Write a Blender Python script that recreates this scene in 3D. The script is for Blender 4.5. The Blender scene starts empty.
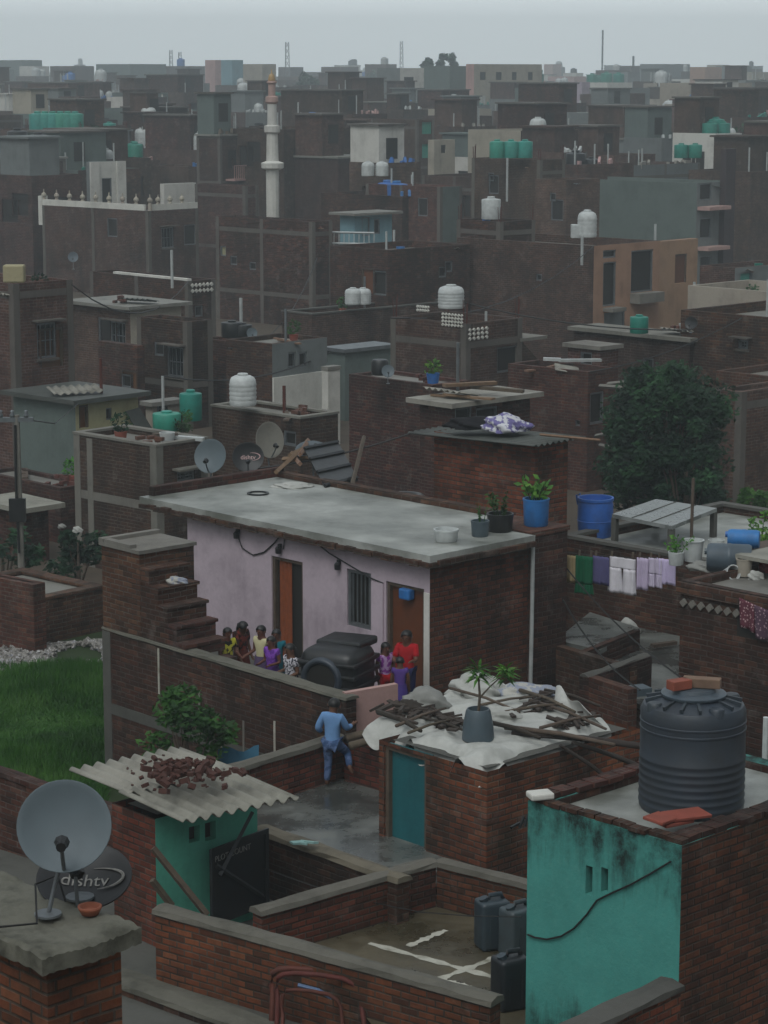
import bpy, bmesh, math, random
from mathutils import Vector, Matrix
PI = math.pi
SC = bpy.context.scene
COL = SC.collection
random.seed(7)

# ---------------------------------------------------------------- camera
FPX = 2350.0                        # focal length in pixels of a 1024 px high picture
PITCH = math.atan(437/FPX)
HC = 10.5
GZ = -1.2                           # street level of the town
CP, SP = math.cos(PITCH), math.sin(PITCH)
cd = bpy.data.cameras.new('camera'); cam = bpy.data.objects.new('camera', cd); COL.objects.link(cam)
cam.location = (0, 0, HC); cam.rotation_euler = (PI/2-PITCH, 0, 0)
cd.sensor_fit = 'VERTICAL'; cd.sensor_height = 36; cd.lens = 36*FPX/1024
cd.clip_start = .1; cd.clip_end = 8000
SC.camera = cam

def ray(px, py):
    dx = (px-384)/FPX; dy = -(py-512)/FPX
    return Vector((dx, CP+dy*SP, -SP+dy*CP))
def at(px, py, z):                  # the point of height z seen at a pixel
    d = ray(px, py); t = (z-HC)/d.z
    return Vector((d.x*t, d.y*t, z))
def atD(px, py, D):                 # the point at ground distance D seen at a pixel
    d = ray(px, py); t = D/d.y
    return Vector((d.x*t, D, HC+d.z*t))
def proj(p):
    y, z = p[1], p[2]-HC
    dep = y*CP - z*SP; up = y*SP + z*CP
    return 384+FPX*p[0]/dep, 512-FPX*up/dep
def colx(px, Y, z):                 # world x of a picture column at distance Y, height z
    return (px-384)/FPX*(Y*CP-(z-HC)*SP)

# ---------------------------------------------------------------- mesh builder
class MB:
    def __init__(s): s.v = []; s.f = []; s.T = None
    def add(s, vs, fs):
        k = len(s.v)
        s.v += [tuple(s.T @ Vector(v)) if s.T else tuple(v) for v in vs]
        s.f += [tuple(i+k for i in f) for f in fs]
    def face(s, pts): s.add(pts, [tuple(range(len(pts)))])
    def box(s, x0, y0, z0, x1, y1, z1):
        s.add([(x0,y0,z0),(x1,y0,z0),(x1,y1,z0),(x0,y1,z0),(x0,y0,z1),(x1,y0,z1),(x1,y1,z1),(x0,y1,z1)],
              [(3,2,1,0),(4,5,6,7),(0,1,5,4),(1,2,6,5),(2,3,7,6),(3,0,4,7)])
    def obox(s, c, dx, dy, dz, rx=0, ry=0, rz=0):
        M = Matrix.Translation(c) @ Matrix.Rotation(rz,4,'Z') @ Matrix.Rotation(ry,4,'Y') @ Matrix.Rotation(rx,4,'X')
        k = len(s.v); s.box(-dx/2,-dy/2,-dz/2,dx/2,dy/2,dz/2)
        for i in range(k, len(s.v)): s.v[i] = tuple(M @ Vector(s.v[i]))
    def prism(s, poly, z0, z1):
        n = len(poly)
        s.add([(p[0],p[1],z0) for p in poly]+[(p[0],p[1],z1) for p in poly],
              [tuple(range(n-1,-1,-1)), tuple(range(n,2*n))]+[(i,(i+1)%n,n+(i+1)%n,n+i) for i in range(n)])
    def tube(s, pts, r, n=6, cap=True):
        pts = [Vector(p) for p in pts]; vs = []; m = len(pts)
        rs = r if isinstance(r, (list, tuple)) else [r]*m
        for i, p in enumerate(pts):
            t = (pts[min(i+1,m-1)]-pts[max(i-1,0)]).normalized()
            a = t.orthogonal() if abs(t.z) > .9 else t.cross(Vector((0,0,1)))
            a.normalize(); b = t.cross(a)
            for k in range(n):
                an = 2*PI*k/n; vs.append(p+(a*math.cos(an)+b*math.sin(an))*rs[i])
        fs = [(i*n+k, i*n+(k+1)%n, (i+1)*n+(k+1)%n, (i+1)*n+k) for i in range(m-1) for k in range(n)]
        if cap: fs += [tuple(range(n-1,-1,-1)), tuple(range((m-1)*n, m*n))]
        s.add(vs, fs)
    def lathe(s, prof, n=24, M=None, cap=True):
        vs = []
        for r, z in prof:
            for k in range(n):
                a = 2*PI*k/n; p = Vector((r*math.cos(a), r*math.sin(a), z)); vs.append(M @ p if M else p)
        m = len(prof)
        fs = [(i*n+k, i*n+(k+1)%n, (i+1)*n+(k+1)%n, (i+1)*n+k) for i in range(m-1) for k in range(n)]
        if cap: fs += [tuple(range(n-1,-1,-1)), tuple(range((m-1)*n, m*n))]
        s.add(vs, fs)
    def grid(s, fn, nu, nv, thick=0):
        vs = [fn(i/nu, j/nv) for j in range(nv+1) for i in range(nu+1)]
        w = nu+1
        fs = [(j*w+i, j*w+i+1, (j+1)*w+i+1, (j+1)*w+i) for j in range(nv) for i in range(nu)]
        if thick:
            k = len(vs); vs += [(p[0],p[1],p[2]-thick) for p in vs]
            fs += [tuple(a+k for a in reversed(f)) for f in fs]
            ring = [i for i in range(nu)]+[nu+j*w for j in range(nv)]+[nv*w+nu-i for i in range(nu)]+[(nv-j)*w for j in range(nv)]
            for q in range(len(ring)):
                a, b = ring[q], ring[(q+1)%len(ring)]; fs.append((b,a,a+k,b+k))
        s.add(vs, fs)
    def build(s, name, mat, parent=None, smooth=False, bevel=0, loc=None):
        me = bpy.data.meshes.new(name); me.from_pydata(s.v, [], s.f); me.update()
        uv = me.uv_layers.new(name='UVMap'); data = [0.0]*(2*len(me.loops)); vv = me.vertices
        for p in me.polygons:
            n = p.normal; ax, ay, az = abs(n.x), abs(n.y), abs(n.z)
            for li in p.loop_indices:
                c = vv[me.loops[li].vertex_index].co
                if az > ax and az > ay: q = (c.x, c.y)
                elif ax > ay: q = (c.y, c.z)
                else: q = (c.x, c.z)
                data[2*li] = q[0]; data[2*li+1] = q[1]
        uv.data.foreach_set('uv', data)
        if smooth: me.polygons.foreach_set('use_smooth', [True]*len(me.polygons))
        me.materials.append(mat)
        o = bpy.data.objects.new(name, me); COL.objects.link(o)
        if parent: o.parent = parent
        if loc is not None: o.location = loc
        if smooth == 'auto' :
            try: me.set_sharp_from_angle(angle=math.radians(40))
            except Exception: pass
        if bevel:
            b = o.modifiers.new('bevel', 'BEVEL'); b.width = bevel; b.segments = 2; b.limit_method = 'ANGLE'
        return o

def tag(o, label=None, cat=None, group=None, kind=None):
    if label: o['label'] = label
    if cat: o['category'] = cat
    if group: o['group'] = group
    if kind: o['kind'] = kind
    elif label: o['kind'] = 'thing'
    return o
def thing(name, label, cat, loc=(0,0,0), rz=0, group=None):
    o = bpy.data.objects.new(name, None); COL.objects.link(o); o.empty_display_size = .2
    o.location = loc; o.rotation_euler = (0,0,rz)
    return tag(o, label, cat, group)
KIDS = {}
def copy_tree(o, loc=None, rz=None, label=None, group=None, parent=None):
    c = o.copy(); COL.objects.link(c)
    if parent: c.parent = parent
    for ch in [x for x in o.children]: copy_tree(ch, parent=c)
    if loc is not None: c.location = loc
    if rz is not None: c.rotation_euler = (0,0,rz)
    if label: c['label'] = label
    if group: c['group'] = group
    return c

# ---------------------------------------------------------------- materials
def lin(h):
    h = h.lstrip('#'); o = []
    for i in (0,2,4):
        c = int(h[i:i+2],16)/255; o.append(c/12.92 if c <= .04045 else ((c+.055)/1.055)**2.4)
    return tuple(o)+(1,)
class NT:
    def __init__(s, name):
        s.m = bpy.data.materials.new(name); s.m.use_nodes = True; s.t = s.m.node_tree
        s.t.nodes.clear(); s.out = s.t.nodes.new('ShaderNodeOutputMaterial')
    def n(s, typ, props=None, **ins):
        nd = s.t.nodes.new('ShaderNode'+typ)
        for k, v in (props or {}).items(): setattr(nd, k, v)
        for k, v in ins.items():
            k = int(k[1:]) if k[0] == '_' and k[1:].isdigit() else k.replace('_',' ')
            sock = nd.inputs[k]
            if hasattr(v, 'links'): s.t.links.new(v, sock)
            else: sock.default_value = v
        return nd
    def math(s, op, a, b=0.0): return s.n('Math', {'operation':op}, _0=a, _1=b).outputs[0]
    def mix(s, f, a, b, blend='MIX'):
        nd = s.n('Mix', {'data_type':'RGBA','blend_type':blend}, _0=f, _6=a, _7=b); return nd.outputs[2]
    def ramp(s, f, *stops):
        nd = s.n('ValToRGB', Fac=f); e = nd.color_ramp.elements
        while len(e) < len(stops): e.new(.5)
        for i, (p, c) in enumerate(stops):
            e[i].position = p; e[i].color = c if isinstance(c, tuple) else (c,c,c,1)
        return nd.outputs[0]
    def noise(s, scale, detail=5, vec=None, rough=.6):
        k = {'Vector':vec} if vec else {}
        return s.n('TexNoise', Scale=scale, Detail=detail, Roughness=rough, **k).outputs[0]
    def pos(s): return s.n('NewGeometry').outputs['Position']
    def uv(s): return s.n('TexCoord').outputs['UV']
    def scaled(s, vec, sc): return s.n('Mapping', Vector=vec, Scale=sc).outputs[0]
    def rnd(s): return s.n('ObjectInfo').outputs['Random']
    def done(s, col, rough=.8, bump=None, bs=.3, bd=.02, metallic=0, spec=.5, **kw):
        b = s.n('BsdfPrincipled', Base_Color=col, Roughness=rough, Metallic=metallic, **kw)
        b.inputs['Specular IOR Level'].default_value = spec
        if bump is not None:
            nb = s.n('Bump', Strength=bs, Distance=bd, Height=bump); s.t.links.new(nb.outputs[0], b.inputs['Normal'])
        s.t.links.new(b.outputs[0], s.out.inputs[0]); return s.m

def vary(t, col, amt=.18):          # each object a slightly different tone
    r = t.rnd()
    v = t.math('ADD', t.math('MULTIPLY', r, 2*amt), 1-amt)
    h = t.math('ADD', t.math('MULTIPLY', t.math('FRACT', t.math('MULTIPLY', r, 37.7)), .024), .488)
    return t.n('HueSaturation', Hue=h, Saturation=1.0, Value=v, Color=col).outputs[0]
def mat_brick(name, c1, c2, mortar, dirt='1d1a16', damp=.5, size=(.24,.085), moss=0.0, amt=.18, cells=1.0):
    t = NT(name); uv = t.uv(); p = t.pos()
    wob = t.n('TexNoise', Vector=uv, Scale=2.0, Detail=2.0).outputs['Color']
    vec = t.n('VectorMath', {'operation':'ADD'}, _0=uv, _1=t.n('VectorMath', {'operation':'SCALE'}, _0=wob, Scale=.025).outputs[0]).outputs[0]
    br = t.n('TexBrick', {'offset':.5}, Vector=vec, Color1=lin(c1), Color2=lin(c2), Mortar=lin(mortar), Scale=1.0,
             Mortar_Size=.014, Mortar_Smooth=.6, Bias=0.0, Brick_Width=size[0], Row_Height=size[1])
    col = br.outputs['Color']
    cell = t.n('TexBrick', {'offset':.5}, Vector=vec, Color1=(.0,0,0,1), Color2=(1,1,1,1), Mortar=(.5,.5,.5,1), Scale=1.0,
             Mortar_Size=0.0, Mortar_Smooth=0.0, Bias=0.0, Brick_Width=size[0], Row_Height=size[1]).outputs['Color']
    col = t.mix(t.ramp(cell, (.62,0.0),(1.0,.75*cells)), col, lin('2e1d18'))
    col = t.mix(t.ramp(cell, (0.0,.45*cells),(.3,0.0)), col, lin('8a6048'))
    col = t.mix(t.math('MULTIPLY', br.outputs['Fac'], t.ramp(t.noise(1.7,5,p,.7), (.38,.8),(.58,.0))), col, lin('221a15'))
    col = t.mix(t.ramp(t.noise(9, 3, p), (.35,0.0),(.75,.5)), col, lin('3a221b'))
    big = t.noise(.55, 6, p, .65)
    st = t.noise(1.0, 5, t.scaled(p, (2.2,2.2,.35)), .7)
    f = t.math('MULTIPLY', t.ramp(big, (.34,0.0),(.58,1.0)), t.ramp(st, (.33,.3),(.6,1.0)))
    col = t.mix(t.math('MULTIPLY', f, damp), col, lin(dirt))
    ef = t.ramp(t.noise(2.3, 5, p, .7), (.56,0.0),(.74,.42))
    col = t.mix(ef, col, lin('7a6f68'))
    if moss: col = t.mix(t.math('MULTIPLY', t.ramp(t.noise(1.4,5,p), (.5,0.0),(.7,1.0)), moss), col, lin('20281a'))
    col = vary(t, col, amt)
    h = t.math('ADD', t.math('MULTIPLY', br.outputs['Fac'], -1.0), t.math('MULTIPLY', t.noise(22,4,p), .6))
    return t.done(col, .88, h, .55, .015, spec=.3)
def mat_plaster(name, c, stain='2a2a26', amt=.6, rough=.85, streak=True, sc=.8, spec=.3, bs=.25, lo=.45, vamt=.06):
    t = NT(name); p = t.pos()
    a = t.noise(sc, 7, p, .68)
    b = t.noise(1.2, 5, t.scaled(p, (3,3,.3)), .65) if streak else t.noise(3.0, 4, p)
    f = t.math('MULTIPLY', t.ramp(a, (lo,0.0),(lo+.25,1.0)), t.ramp(b, (.3,.2),(.65,1.0)))
    col = t.mix(t.math('MULTIPLY', f, amt), lin(c), lin(stain))
    g = t.noise(14, 5, p)
    col = t.mix(t.ramp(g, (.3,.0),(.8,.25)), col, t.mix(.5, lin(c), (0,0,0,1)))
    col = vary(t, col, vamt)
    return t.done(col, rough, g, bs, .01, spec=spec)
def mat_wet(name, c, dark, r0=.12, r1=.6):   # rain-wet cement: smooth puddles among rougher dry patches
    t = NT(name); p = t.pos()
    a = t.noise(.9, 6, p, .6); b = t.noise(5, 5, p, .65)
    col = t.mix(t.ramp(a, (.38,0.0),(.62,1.0)), lin(c), lin(dark))
    col = t.mix(t.ramp(b, (.45,0.0),(.75,.45)), col, lin(dark))
    col = vary(t, col, .08)
    rg = t.ramp(t.math('ADD', t.math('MULTIPLY', a, .7), t.math('MULTIPLY', b, .3)), (.40, r1), (.58, r0))
    return t.done(col, rg, t.noise(30,4,p), .12, .01)
def mat_plain(name, c, rough=.5, metallic=0, amt=.12, dirt=.25, sc=5, spec=.5, vamt=.05):
    t = NT(name); p = t.pos()
    n = t.noise(sc, 5, p)
    col = t.mix(t.math('MULTIPLY', t.ramp(n,(.4,0.0),(.75,1.0)), dirt), lin(c), lin('2c2822'))
    col = vary(t, col, vamt)
    return t.done(col, t.math('ADD', t.math('MULTIPLY', n, .25), rough-.1), n, amt, .01, metallic=metallic, spec=spec)
def mat_leaf(name, c1, c2, c3, sc=1.2):
    t = NT(name); p = t.pos()
    col = t.ramp(t.noise(sc, 4, p), (.34, lin(c1)), (.52, lin(c2)), (.7, lin(c3)))
    col = vary(t, col, .1)
    b = t.n('BsdfPrincipled', Base_Color=col, Roughness=.6); b.inputs['Specular IOR Level'].default_value = .25
    tr = t.n('BsdfTranslucent', Color=col)
    t.t.links.new(t.n('MixShader', _0=.25, _1=b.outputs[0], _2=tr.outputs[0]).outputs[0], t.out.inputs[0]); return t.m
def mat_cloth(name, c, c2=None, sc=30, kind='noise', rough=.9):
    t = NT(name); p = t.n('TexCoord').outputs['Object']
    if c2 is None: col = t.mix(t.noise(8,3,p), lin(c), t.mix(.35, lin(c), (0,0,0,1)))
    else:
        if kind == 'check':
            w = t.n('TexVoronoi', Vector=p, Scale=sc).outputs['Distance']; f = t.ramp(w, (.28,0.0),(.36,1.0))
        else: f = t.ramp(t.noise(sc,3,p), (.47,0.0),(.53,1.0))
        col = t.mix(f, lin(c), lin(c2))
    return t.done(col, rough, t.noise(14,4,p), .25, .01, spec=.2)

class M: pass
M.brick = mat_brick('brick_red', '553024', '633b2c', '6b625a', damp=.65)
M.brick_near = mat_brick('brick_worn', '84412c', '61321f', '5a5048', damp=.7, moss=.4, size=(.22,.08), cells=.75)
M.brick_dark = mat_brick('brick_dark', '4f2b21', '3b2219', '5a524a', damp=.75, cells=.7)
M.brick_pale = mat_brick('brick_pale', '64483d', '583e34', '7b7068', damp=.6, cells=.4)
M.brick_orange = mat_brick('brick_orange', '8a432b', '653222', '5e544b', damp=.72, moss=.35, size=(.23,.082), cells=.75)
M.brick_brown = mat_brick('brick_brown', '423027', '50392d', '6b625a', damp=.7, cells=.6)
M.brick_rose = mat_brick('brick_rose', '573a30', '4a3229', '756a62', damp=.65, cells=.5)
M.brick_far = mat_brick('brick_far', '4b342b', '5a3f34', '6b6058', damp=.65, amt=.26, cells=.2)
M.conc = mat_plaster('concrete_grey', '77746c', '35332e', .7)
M.conc_mid = mat_plaster('concrete_mid', '5f5a54', '33302b', .7)
M.cope = mat_plaster('concrete_coping', '625f56', '26261f', .8, sc=1.6, bs=.5)
M.conc_dark = mat_plaster('concrete_dark', '55544f', '24231f', .7)
M.roof = mat_plaster('roof_cement', '7c7a73', '3d3b36', .7, rough=.6, streak=False)
M.wetroof = mat_wet('roof_wet', '9fa19c', '666861', .36, .75)
M.wetfloor = mat_wet('floor_wet', '6c6e69', '3d3f3d')
M.wetmud = mat_wet('floor_mud', '5b5440', '3b3729', .2, .7)
M.pink = mat_plaster('plaster_lilac', 'b5a6ae', '6a5f65', .7, sc=.9)
def mat_mould():
    t = NT('plaster_teal'); p = t.pos(); xyz = t.n('SeparateXYZ', Vector=p); z = xyz.outputs['Z']
    drip = t.noise(1.6, 6, t.scaled(p, (3.2,3.2,.45)), .7); fine = t.noise(6, 6, p, .7)
    top = t.n('MapRange', Value=z, _1=1.9, _2=3.1, _3=0.0, _4=1.0).outputs[0]
    low = t.n('MapRange', Value=z, _1=1.0, _2=.3, _3=0.0, _4=1.0).outputs[0]
    f = t.ramp(t.math('ADD', t.math('MULTIPLY', drip, 1.0), t.math('MULTIPLY', t.math('ADD', t.math('MULTIPLY', top, .6), t.math('MULTIPLY', low, .45)), 1.0)), (.64,0.0),(.92,1.0))
    f = t.math('MULTIPLY', f, t.ramp(t.noise(3.1,7,p,.75), (.36,.1),(.6,1.0)))
    base = t.mix(t.ramp(t.noise(2.2,6,p,.65), (.35,0.0),(.7,.6)), lin('479188'), lin('3b7a72'))
    base = t.mix(t.ramp(t.noise(18,4,p), (.5,0.0),(.85,.5)), base, lin('5c988c'))
    return t.done(t.mix(t.math('MULTIPLY', f, .93), base, lin('161a18')), .85, t.math('ADD', fine, t.noise(25,4,p)), .35, .012, spec=.3)
M.teal = mat_mould()
M.green = mat_plaster('paint_green', '56a592', '2f5c52', .6)
M.tealdoor = mat_plaster('paint_tealblue', '24626a', '14303a', .6, rough=.5)
M.white = mat_plaster('paint_white', 'c9c7bf', '77746c', .6)
M.cream = mat_plaster('paint_cream', 'a0988a', '57524a', .6)
M.yellow = mat_plaster('paint_yellow', 'a09a78', '57543f', .6)
M.orange = mat_plaster('paint_apricot', 'a08068', '5f4c40', .6)
M.blue = mat_plaster('paint_blue', '6f939c', '43565c', .5)
M.lilac = mat_plaster('paint_mauve', 'a79aa6', '5d565d', .6)
M.pinkw = mat_plaster('paint_rose', 'b08f88', '655450', .6)
M.greyw = mat_plaster('render_grey', '6f7473', '40423f', .6)
M.greyg = mat_plaster('render_greengrey', '5f6a66', '363c38', .6)
M.tin = mat_plaster('sheet_cement', '8d8a80', '3c3931', .75, rough=.7, streak=False, sc=1.6)
M.tindark = mat_plaster('sheet_dark', '4d504c', '24251f', .7, rough=.55, streak=False, sc=1.4)
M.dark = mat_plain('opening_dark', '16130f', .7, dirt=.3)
M.glass = mat_plain('window_glass', '1c2226', .15, dirt=.3)
M.black = mat_plain('plastic_black', '17191b', .38, dirt=.35)
M.tank = mat_plain('plastic_slate', '2e373f', .45, dirt=.5, sc=2)
M.tankw = mat_plain('plastic_white', 'b9bdbb', .45, dirt=.3)
M.tankg = mat_plain('plastic_green', '157a6a', .45, dirt=.3)
M.tankt = mat_plain('plastic_teal', '2a8b7a', .45, dirt=.3)
M.bluep = mat_plain('plastic_blue', '2a68ad', .5, dirt=.4)
M.bluegrey = mat_plain('plastic_bluegrey', '47545c', .42, dirt=.3)
M.canblue = mat_plain('plastic_can_slate', '2f3b42', .4, dirt=.25)
M.cangrey = mat_plain('plastic_can_grey', '3d474c', .42, dirt=.4)
M.candark = mat_plain('plastic_can_dark', '1d2226', .4, dirt=.25)
M.metal = mat_plain('metal_grey', '787d80', .45, .6, dirt=.35)
M.dish = mat_plain('dish_paint', '566167', .55, 0, dirt=.25, sc=2)
M.dishblk = mat_plain('dish_black', '111214', .45, dirt=.2)
M.rust = mat_plain('metal_rust', '5a2a20', .7, .3, dirt=.5)
M.wood = mat_plain('wood_grey', '55483b', .8, dirt=.5, sc=9)
M.woodp = mat_plain('wood_pale', '7a5f49', .8, dirt=.35, sc=9)
M.wooddoor = mat_plain('wood_door', '62391a', .5, dirt=.3)
M.curtain = mat_plain('curtain_rust', '85491f', .9, dirt=.3, sc=12)
M.oldbrick = mat_plain('old_brick', '5a352a', .9, dirt=.5, vamt=.15)
M.clay = mat_plain('clay', '8a4a36', .8, dirt=.3)
M.tarp = mat_plaster('tarp_white', 'b6b6b0', '5c5a52', .65, rough=.55, streak=False, sc=2.0, bs=.5)
M.pvc = mat_plain('pipe_white', 'a9adab', .5, dirt=.3)
M.wire = mat_plain('wire_black', '141414', .6)
M.paintw = mat_plain('paint_lettering', '8f8c86', .7, dirt=.6, sc=20)
M.lime = mat_plaster('lime_line', 'b5b2a6', '5d5742', .75, streak=False, sc=3)
M.leafd = mat_leaf('leaf_dark', '0e2014', '1c3a22', '376038', 1.4)
M.leafm = mat_leaf('leaf_mid', '1b3316', '2f5420', '4b7530')
M.leafl = mat_leaf('leaf_light', '2a4a1c', '4a7a2c', '6f9a3c', 4)
M.grass = mat_leaf('grass_blades', '22431a', '2f5c1e', '4a7434', .7)
M.skin = mat_plain('skin', '5e3a2a', .6, dirt=.1, vamt=.1)
M.hair = mat_plain('hair', '0c0a09', .5)
# ---------------------------------------------------------------- light, sky, air
SUN_EL, SUN_AZ = math.radians(52), math.radians(200)   # pale sun behind cloud, high over the camera's shoulder
w = bpy.data.worlds.new('World'); SC.world = w; w.use_nodes = True
nt = w.node_tree; nt.nodes.clear()
def wn(t): return nt.nodes.new('ShaderNode'+t)
out = wn('OutputWorld'); bg = wn('Background'); sky = wn('TexSky'); hs = wn('HueSaturation')
sky.sky_type = 'NISHITA'; sky.sun_disc = False; sky.sun_elevation = SUN_EL; sky.sun_rotation = SUN_AZ
sky.air_density = 1.5; sky.dust_density = 6.0; sky.ozone_density = 1.0
hs.inputs['Saturation'].default_value = .12
# overcast: the cloud deck is brighter overhead than at the horizon
tc = wn('TexCoord'); sep = wn('SeparateXYZ'); mr = wn('MapRange'); mul = wn('Mix'); mul.data_type = 'RGBA'; mul.blend_type = 'MULTIPLY'
mr.inputs['From Min'].default_value = 0; mr.inputs['From Max'].default_value = 1; mr.inputs['To Min'].default_value = .82; mr.inputs['To Max'].default_value = 1.6
mul.inputs[0].default_value = 1.0
mr.inputs['To Min'].default_value = .8; mr.inputs['To Max'].default_value = 1.6
my = wn('MapRange'); my.inputs['From Min'].default_value = -.5; my.inputs['From Max'].default_value = 1; my.inputs['To Min'].default_value = .8; my.inputs['To Max'].default_value = 2.2
mm = wn('Math'); mm.operation = 'MULTIPLY'      # added sky gradient: brighter ahead, darker behind the viewer
nt.links.new(tc.outputs['Generated'], sep.inputs[0]); nt.links.new(sep.outputs['Z'], mr.inputs['Value']); nt.links.new(sep.outputs['Y'], my.inputs['Value'])
nt.links.new(mr.outputs[0], mm.inputs[0]); nt.links.new(my.outputs[0], mm.inputs[1])
mx = wn('VectorMath'); mx.operation = 'MAXIMUM'; mx.inputs[1].default_value = (-9,-9,.12); nt.links.new(tc.outputs['Generated'], mx.inputs[0]); nt.links.new(mx.outputs[0], sky.inputs['Vector'])
nt.links.new(sky.outputs[0], hs.inputs['Color']); nt.links.new(hs.outputs[0], mul.inputs[6]); front_lift = wn('MapRange'); front_lift.interpolation_type = 'SMOOTHSTEP'      # added lift: low sky ahead shows brighter, rest of the dome unchanged
front_lift.inputs['From Min'].default_value = .7; front_lift.inputs['From Max'].default_value = .97; front_lift.inputs['To Min'].default_value = 0; front_lift.inputs['To Max'].default_value = 1
gz = wn('MapRange'); gz.interpolation_type = 'SMOOTHSTEP'
gz.inputs['From Min'].default_value = .02; gz.inputs['From Max'].default_value = .17; gz.inputs['To Min'].default_value = 1; gz.inputs['To Max'].default_value = 0
gm = wn('Math'); gm.operation = 'MULTIPLY'; ga = wn('Math'); ga.operation = 'MULTIPLY_ADD'; ga.inputs[1].default_value = 2.5; ga.inputs[2].default_value = 1
nt.links.new(sep.outputs['Y'], front_lift.inputs['Value']); nt.links.new(sep.outputs['Z'], gz.inputs['Value'])
nt.links.new(front_lift.outputs[0], gm.inputs[0]); nt.links.new(gz.outputs[0], gm.inputs[1]); nt.links.new(gm.outputs[0], ga.inputs[0])
m2 = wn('Math'); m2.operation = 'MULTIPLY'; nt.links.new(mm.outputs[0], m2.inputs[0]); nt.links.new(ga.outputs[0], m2.inputs[1])
nt.links.new(m2.outputs[0], mul.inputs[7])
tint = wn('Mix'); tint.data_type = 'RGBA'; tint.blend_type = 'MULTIPLY'; tint.inputs[0].default_value = 1.0; tint.inputs[7].default_value = (.93,1.0,1.04,1)
nt.links.new(mul.outputs[2], tint.inputs[6])
nt.links.new(tint.outputs[2], bg.inputs[0]); bg.inputs[1].default_value = .07
nt.links.new(bg.outputs[0], out.inputs[0])
sl = bpy.data.lights.new('sun', 'SUN'); sl.energy = .5; sl.angle = math.radians(25); sl.color = (1,.97,.93)
so = bpy.data.objects.new('sun', sl); COL.objects.link(so)
dirv = Vector((math.sin(SUN_AZ)*math.cos(SUN_EL), math.cos(SUN_AZ)*math.cos(SUN_EL), math.sin(SUN_EL)))
so.rotation_euler = dirv.to_track_quat('Z','Y').to_euler(); so.location = (0,-10,60)
SC.view_settings.view_transform = 'Standard'; SC.view_settings.look = 'None'; SC.view_settings.exposure = 0; SC.view_settings.gamma = 1
SC.cycles.use_denoising = True; SC.cycles.max_bounces = 6; SC.cycles.diffuse_bounces = 3; SC.cycles.volume_bounces = 1
SC.cycles.use_adaptive_sampling = True; SC.cycles.adaptive_threshold = .02
HAZE = .0013
hm = bpy.data.materials.new('haze_air'); hm.use_nodes = True; h_t = hm.node_tree; h_t.nodes.clear()
ho = h_t.nodes.new('ShaderNodeOutputMaterial'); pv = h_t.nodes.new('ShaderNodeVolumePrincipled')
pv.inputs['Color'].default_value = (.88,.97,1,1); pv.inputs['Density'].default_value = HAZE; pv.inputs['Anisotropy'].default_value = .45
h_t.links.new(pv.outputs[0], ho.inputs['Volume'])
b = MB(); b.box(-420,-60,GZ-1,420,1000,34); hz = b.build('haze', hm); tag(hz, 'grey monsoon haze hanging over the whole town', 'haze', kind='stuff')
b = MB(); b.face([(-4000,-200,GZ),(4000,-200,GZ),(4000,6000,GZ),(-4000,6000,GZ)])
tag(b.build('ground', mat_plaster('earth', '4f463a', '2b2620', .7, streak=False)), 'bare brown earth between the houses', 'ground', kind='structure')
# ---------------------------------------------------------------- houses and walls
def facade(mb, x, y, ux, uy, length, z0, z1, holes, depth=.14):
    nx, ny = uy, -ux                # outward
    P = lambda u, z, d=0: (x+ux*u-nx*d, y+uy*u-ny*d, z)
    us = sorted({0, length, *[h[0] for h in holes], *[h[2] for h in holes]})
    zs = sorted({z0, z1, *[h[1] for h in holes], *[h[3] for h in holes]})
    us = [u for u in us if 0 <= u <= length]; zs = [z for z in zs if z0 <= z <= z1]
    for i in range(len(us)-1):
        for j in range(len(zs)-1):
            cu, cz = (us[i]+us[i+1])/2, (zs[j]+zs[j+1])/2
            if any(h[0] < cu < h[2] and h[1] < cz < h[3] for h in holes): continue
            mb.face([P(us[i],zs[j]),P(us[i+1],zs[j]),P(us[i+1],zs[j+1]),P(us[i],zs[j+1])])
    for a, c, e, f in holes:
        mb.face([P(a,c),P(a,c,depth),P(a,f,depth),P(a,f)]); mb.face([P(e,c,depth),P(e,c),P(e,f),P(e,f,depth)])
        mb.face([P(a,c),P(e,c),P(e,c,depth),P(a,c,depth)]); mb.face([P(a,f,depth),P(e,f,depth),P(e,f),P(a,f)])

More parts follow.
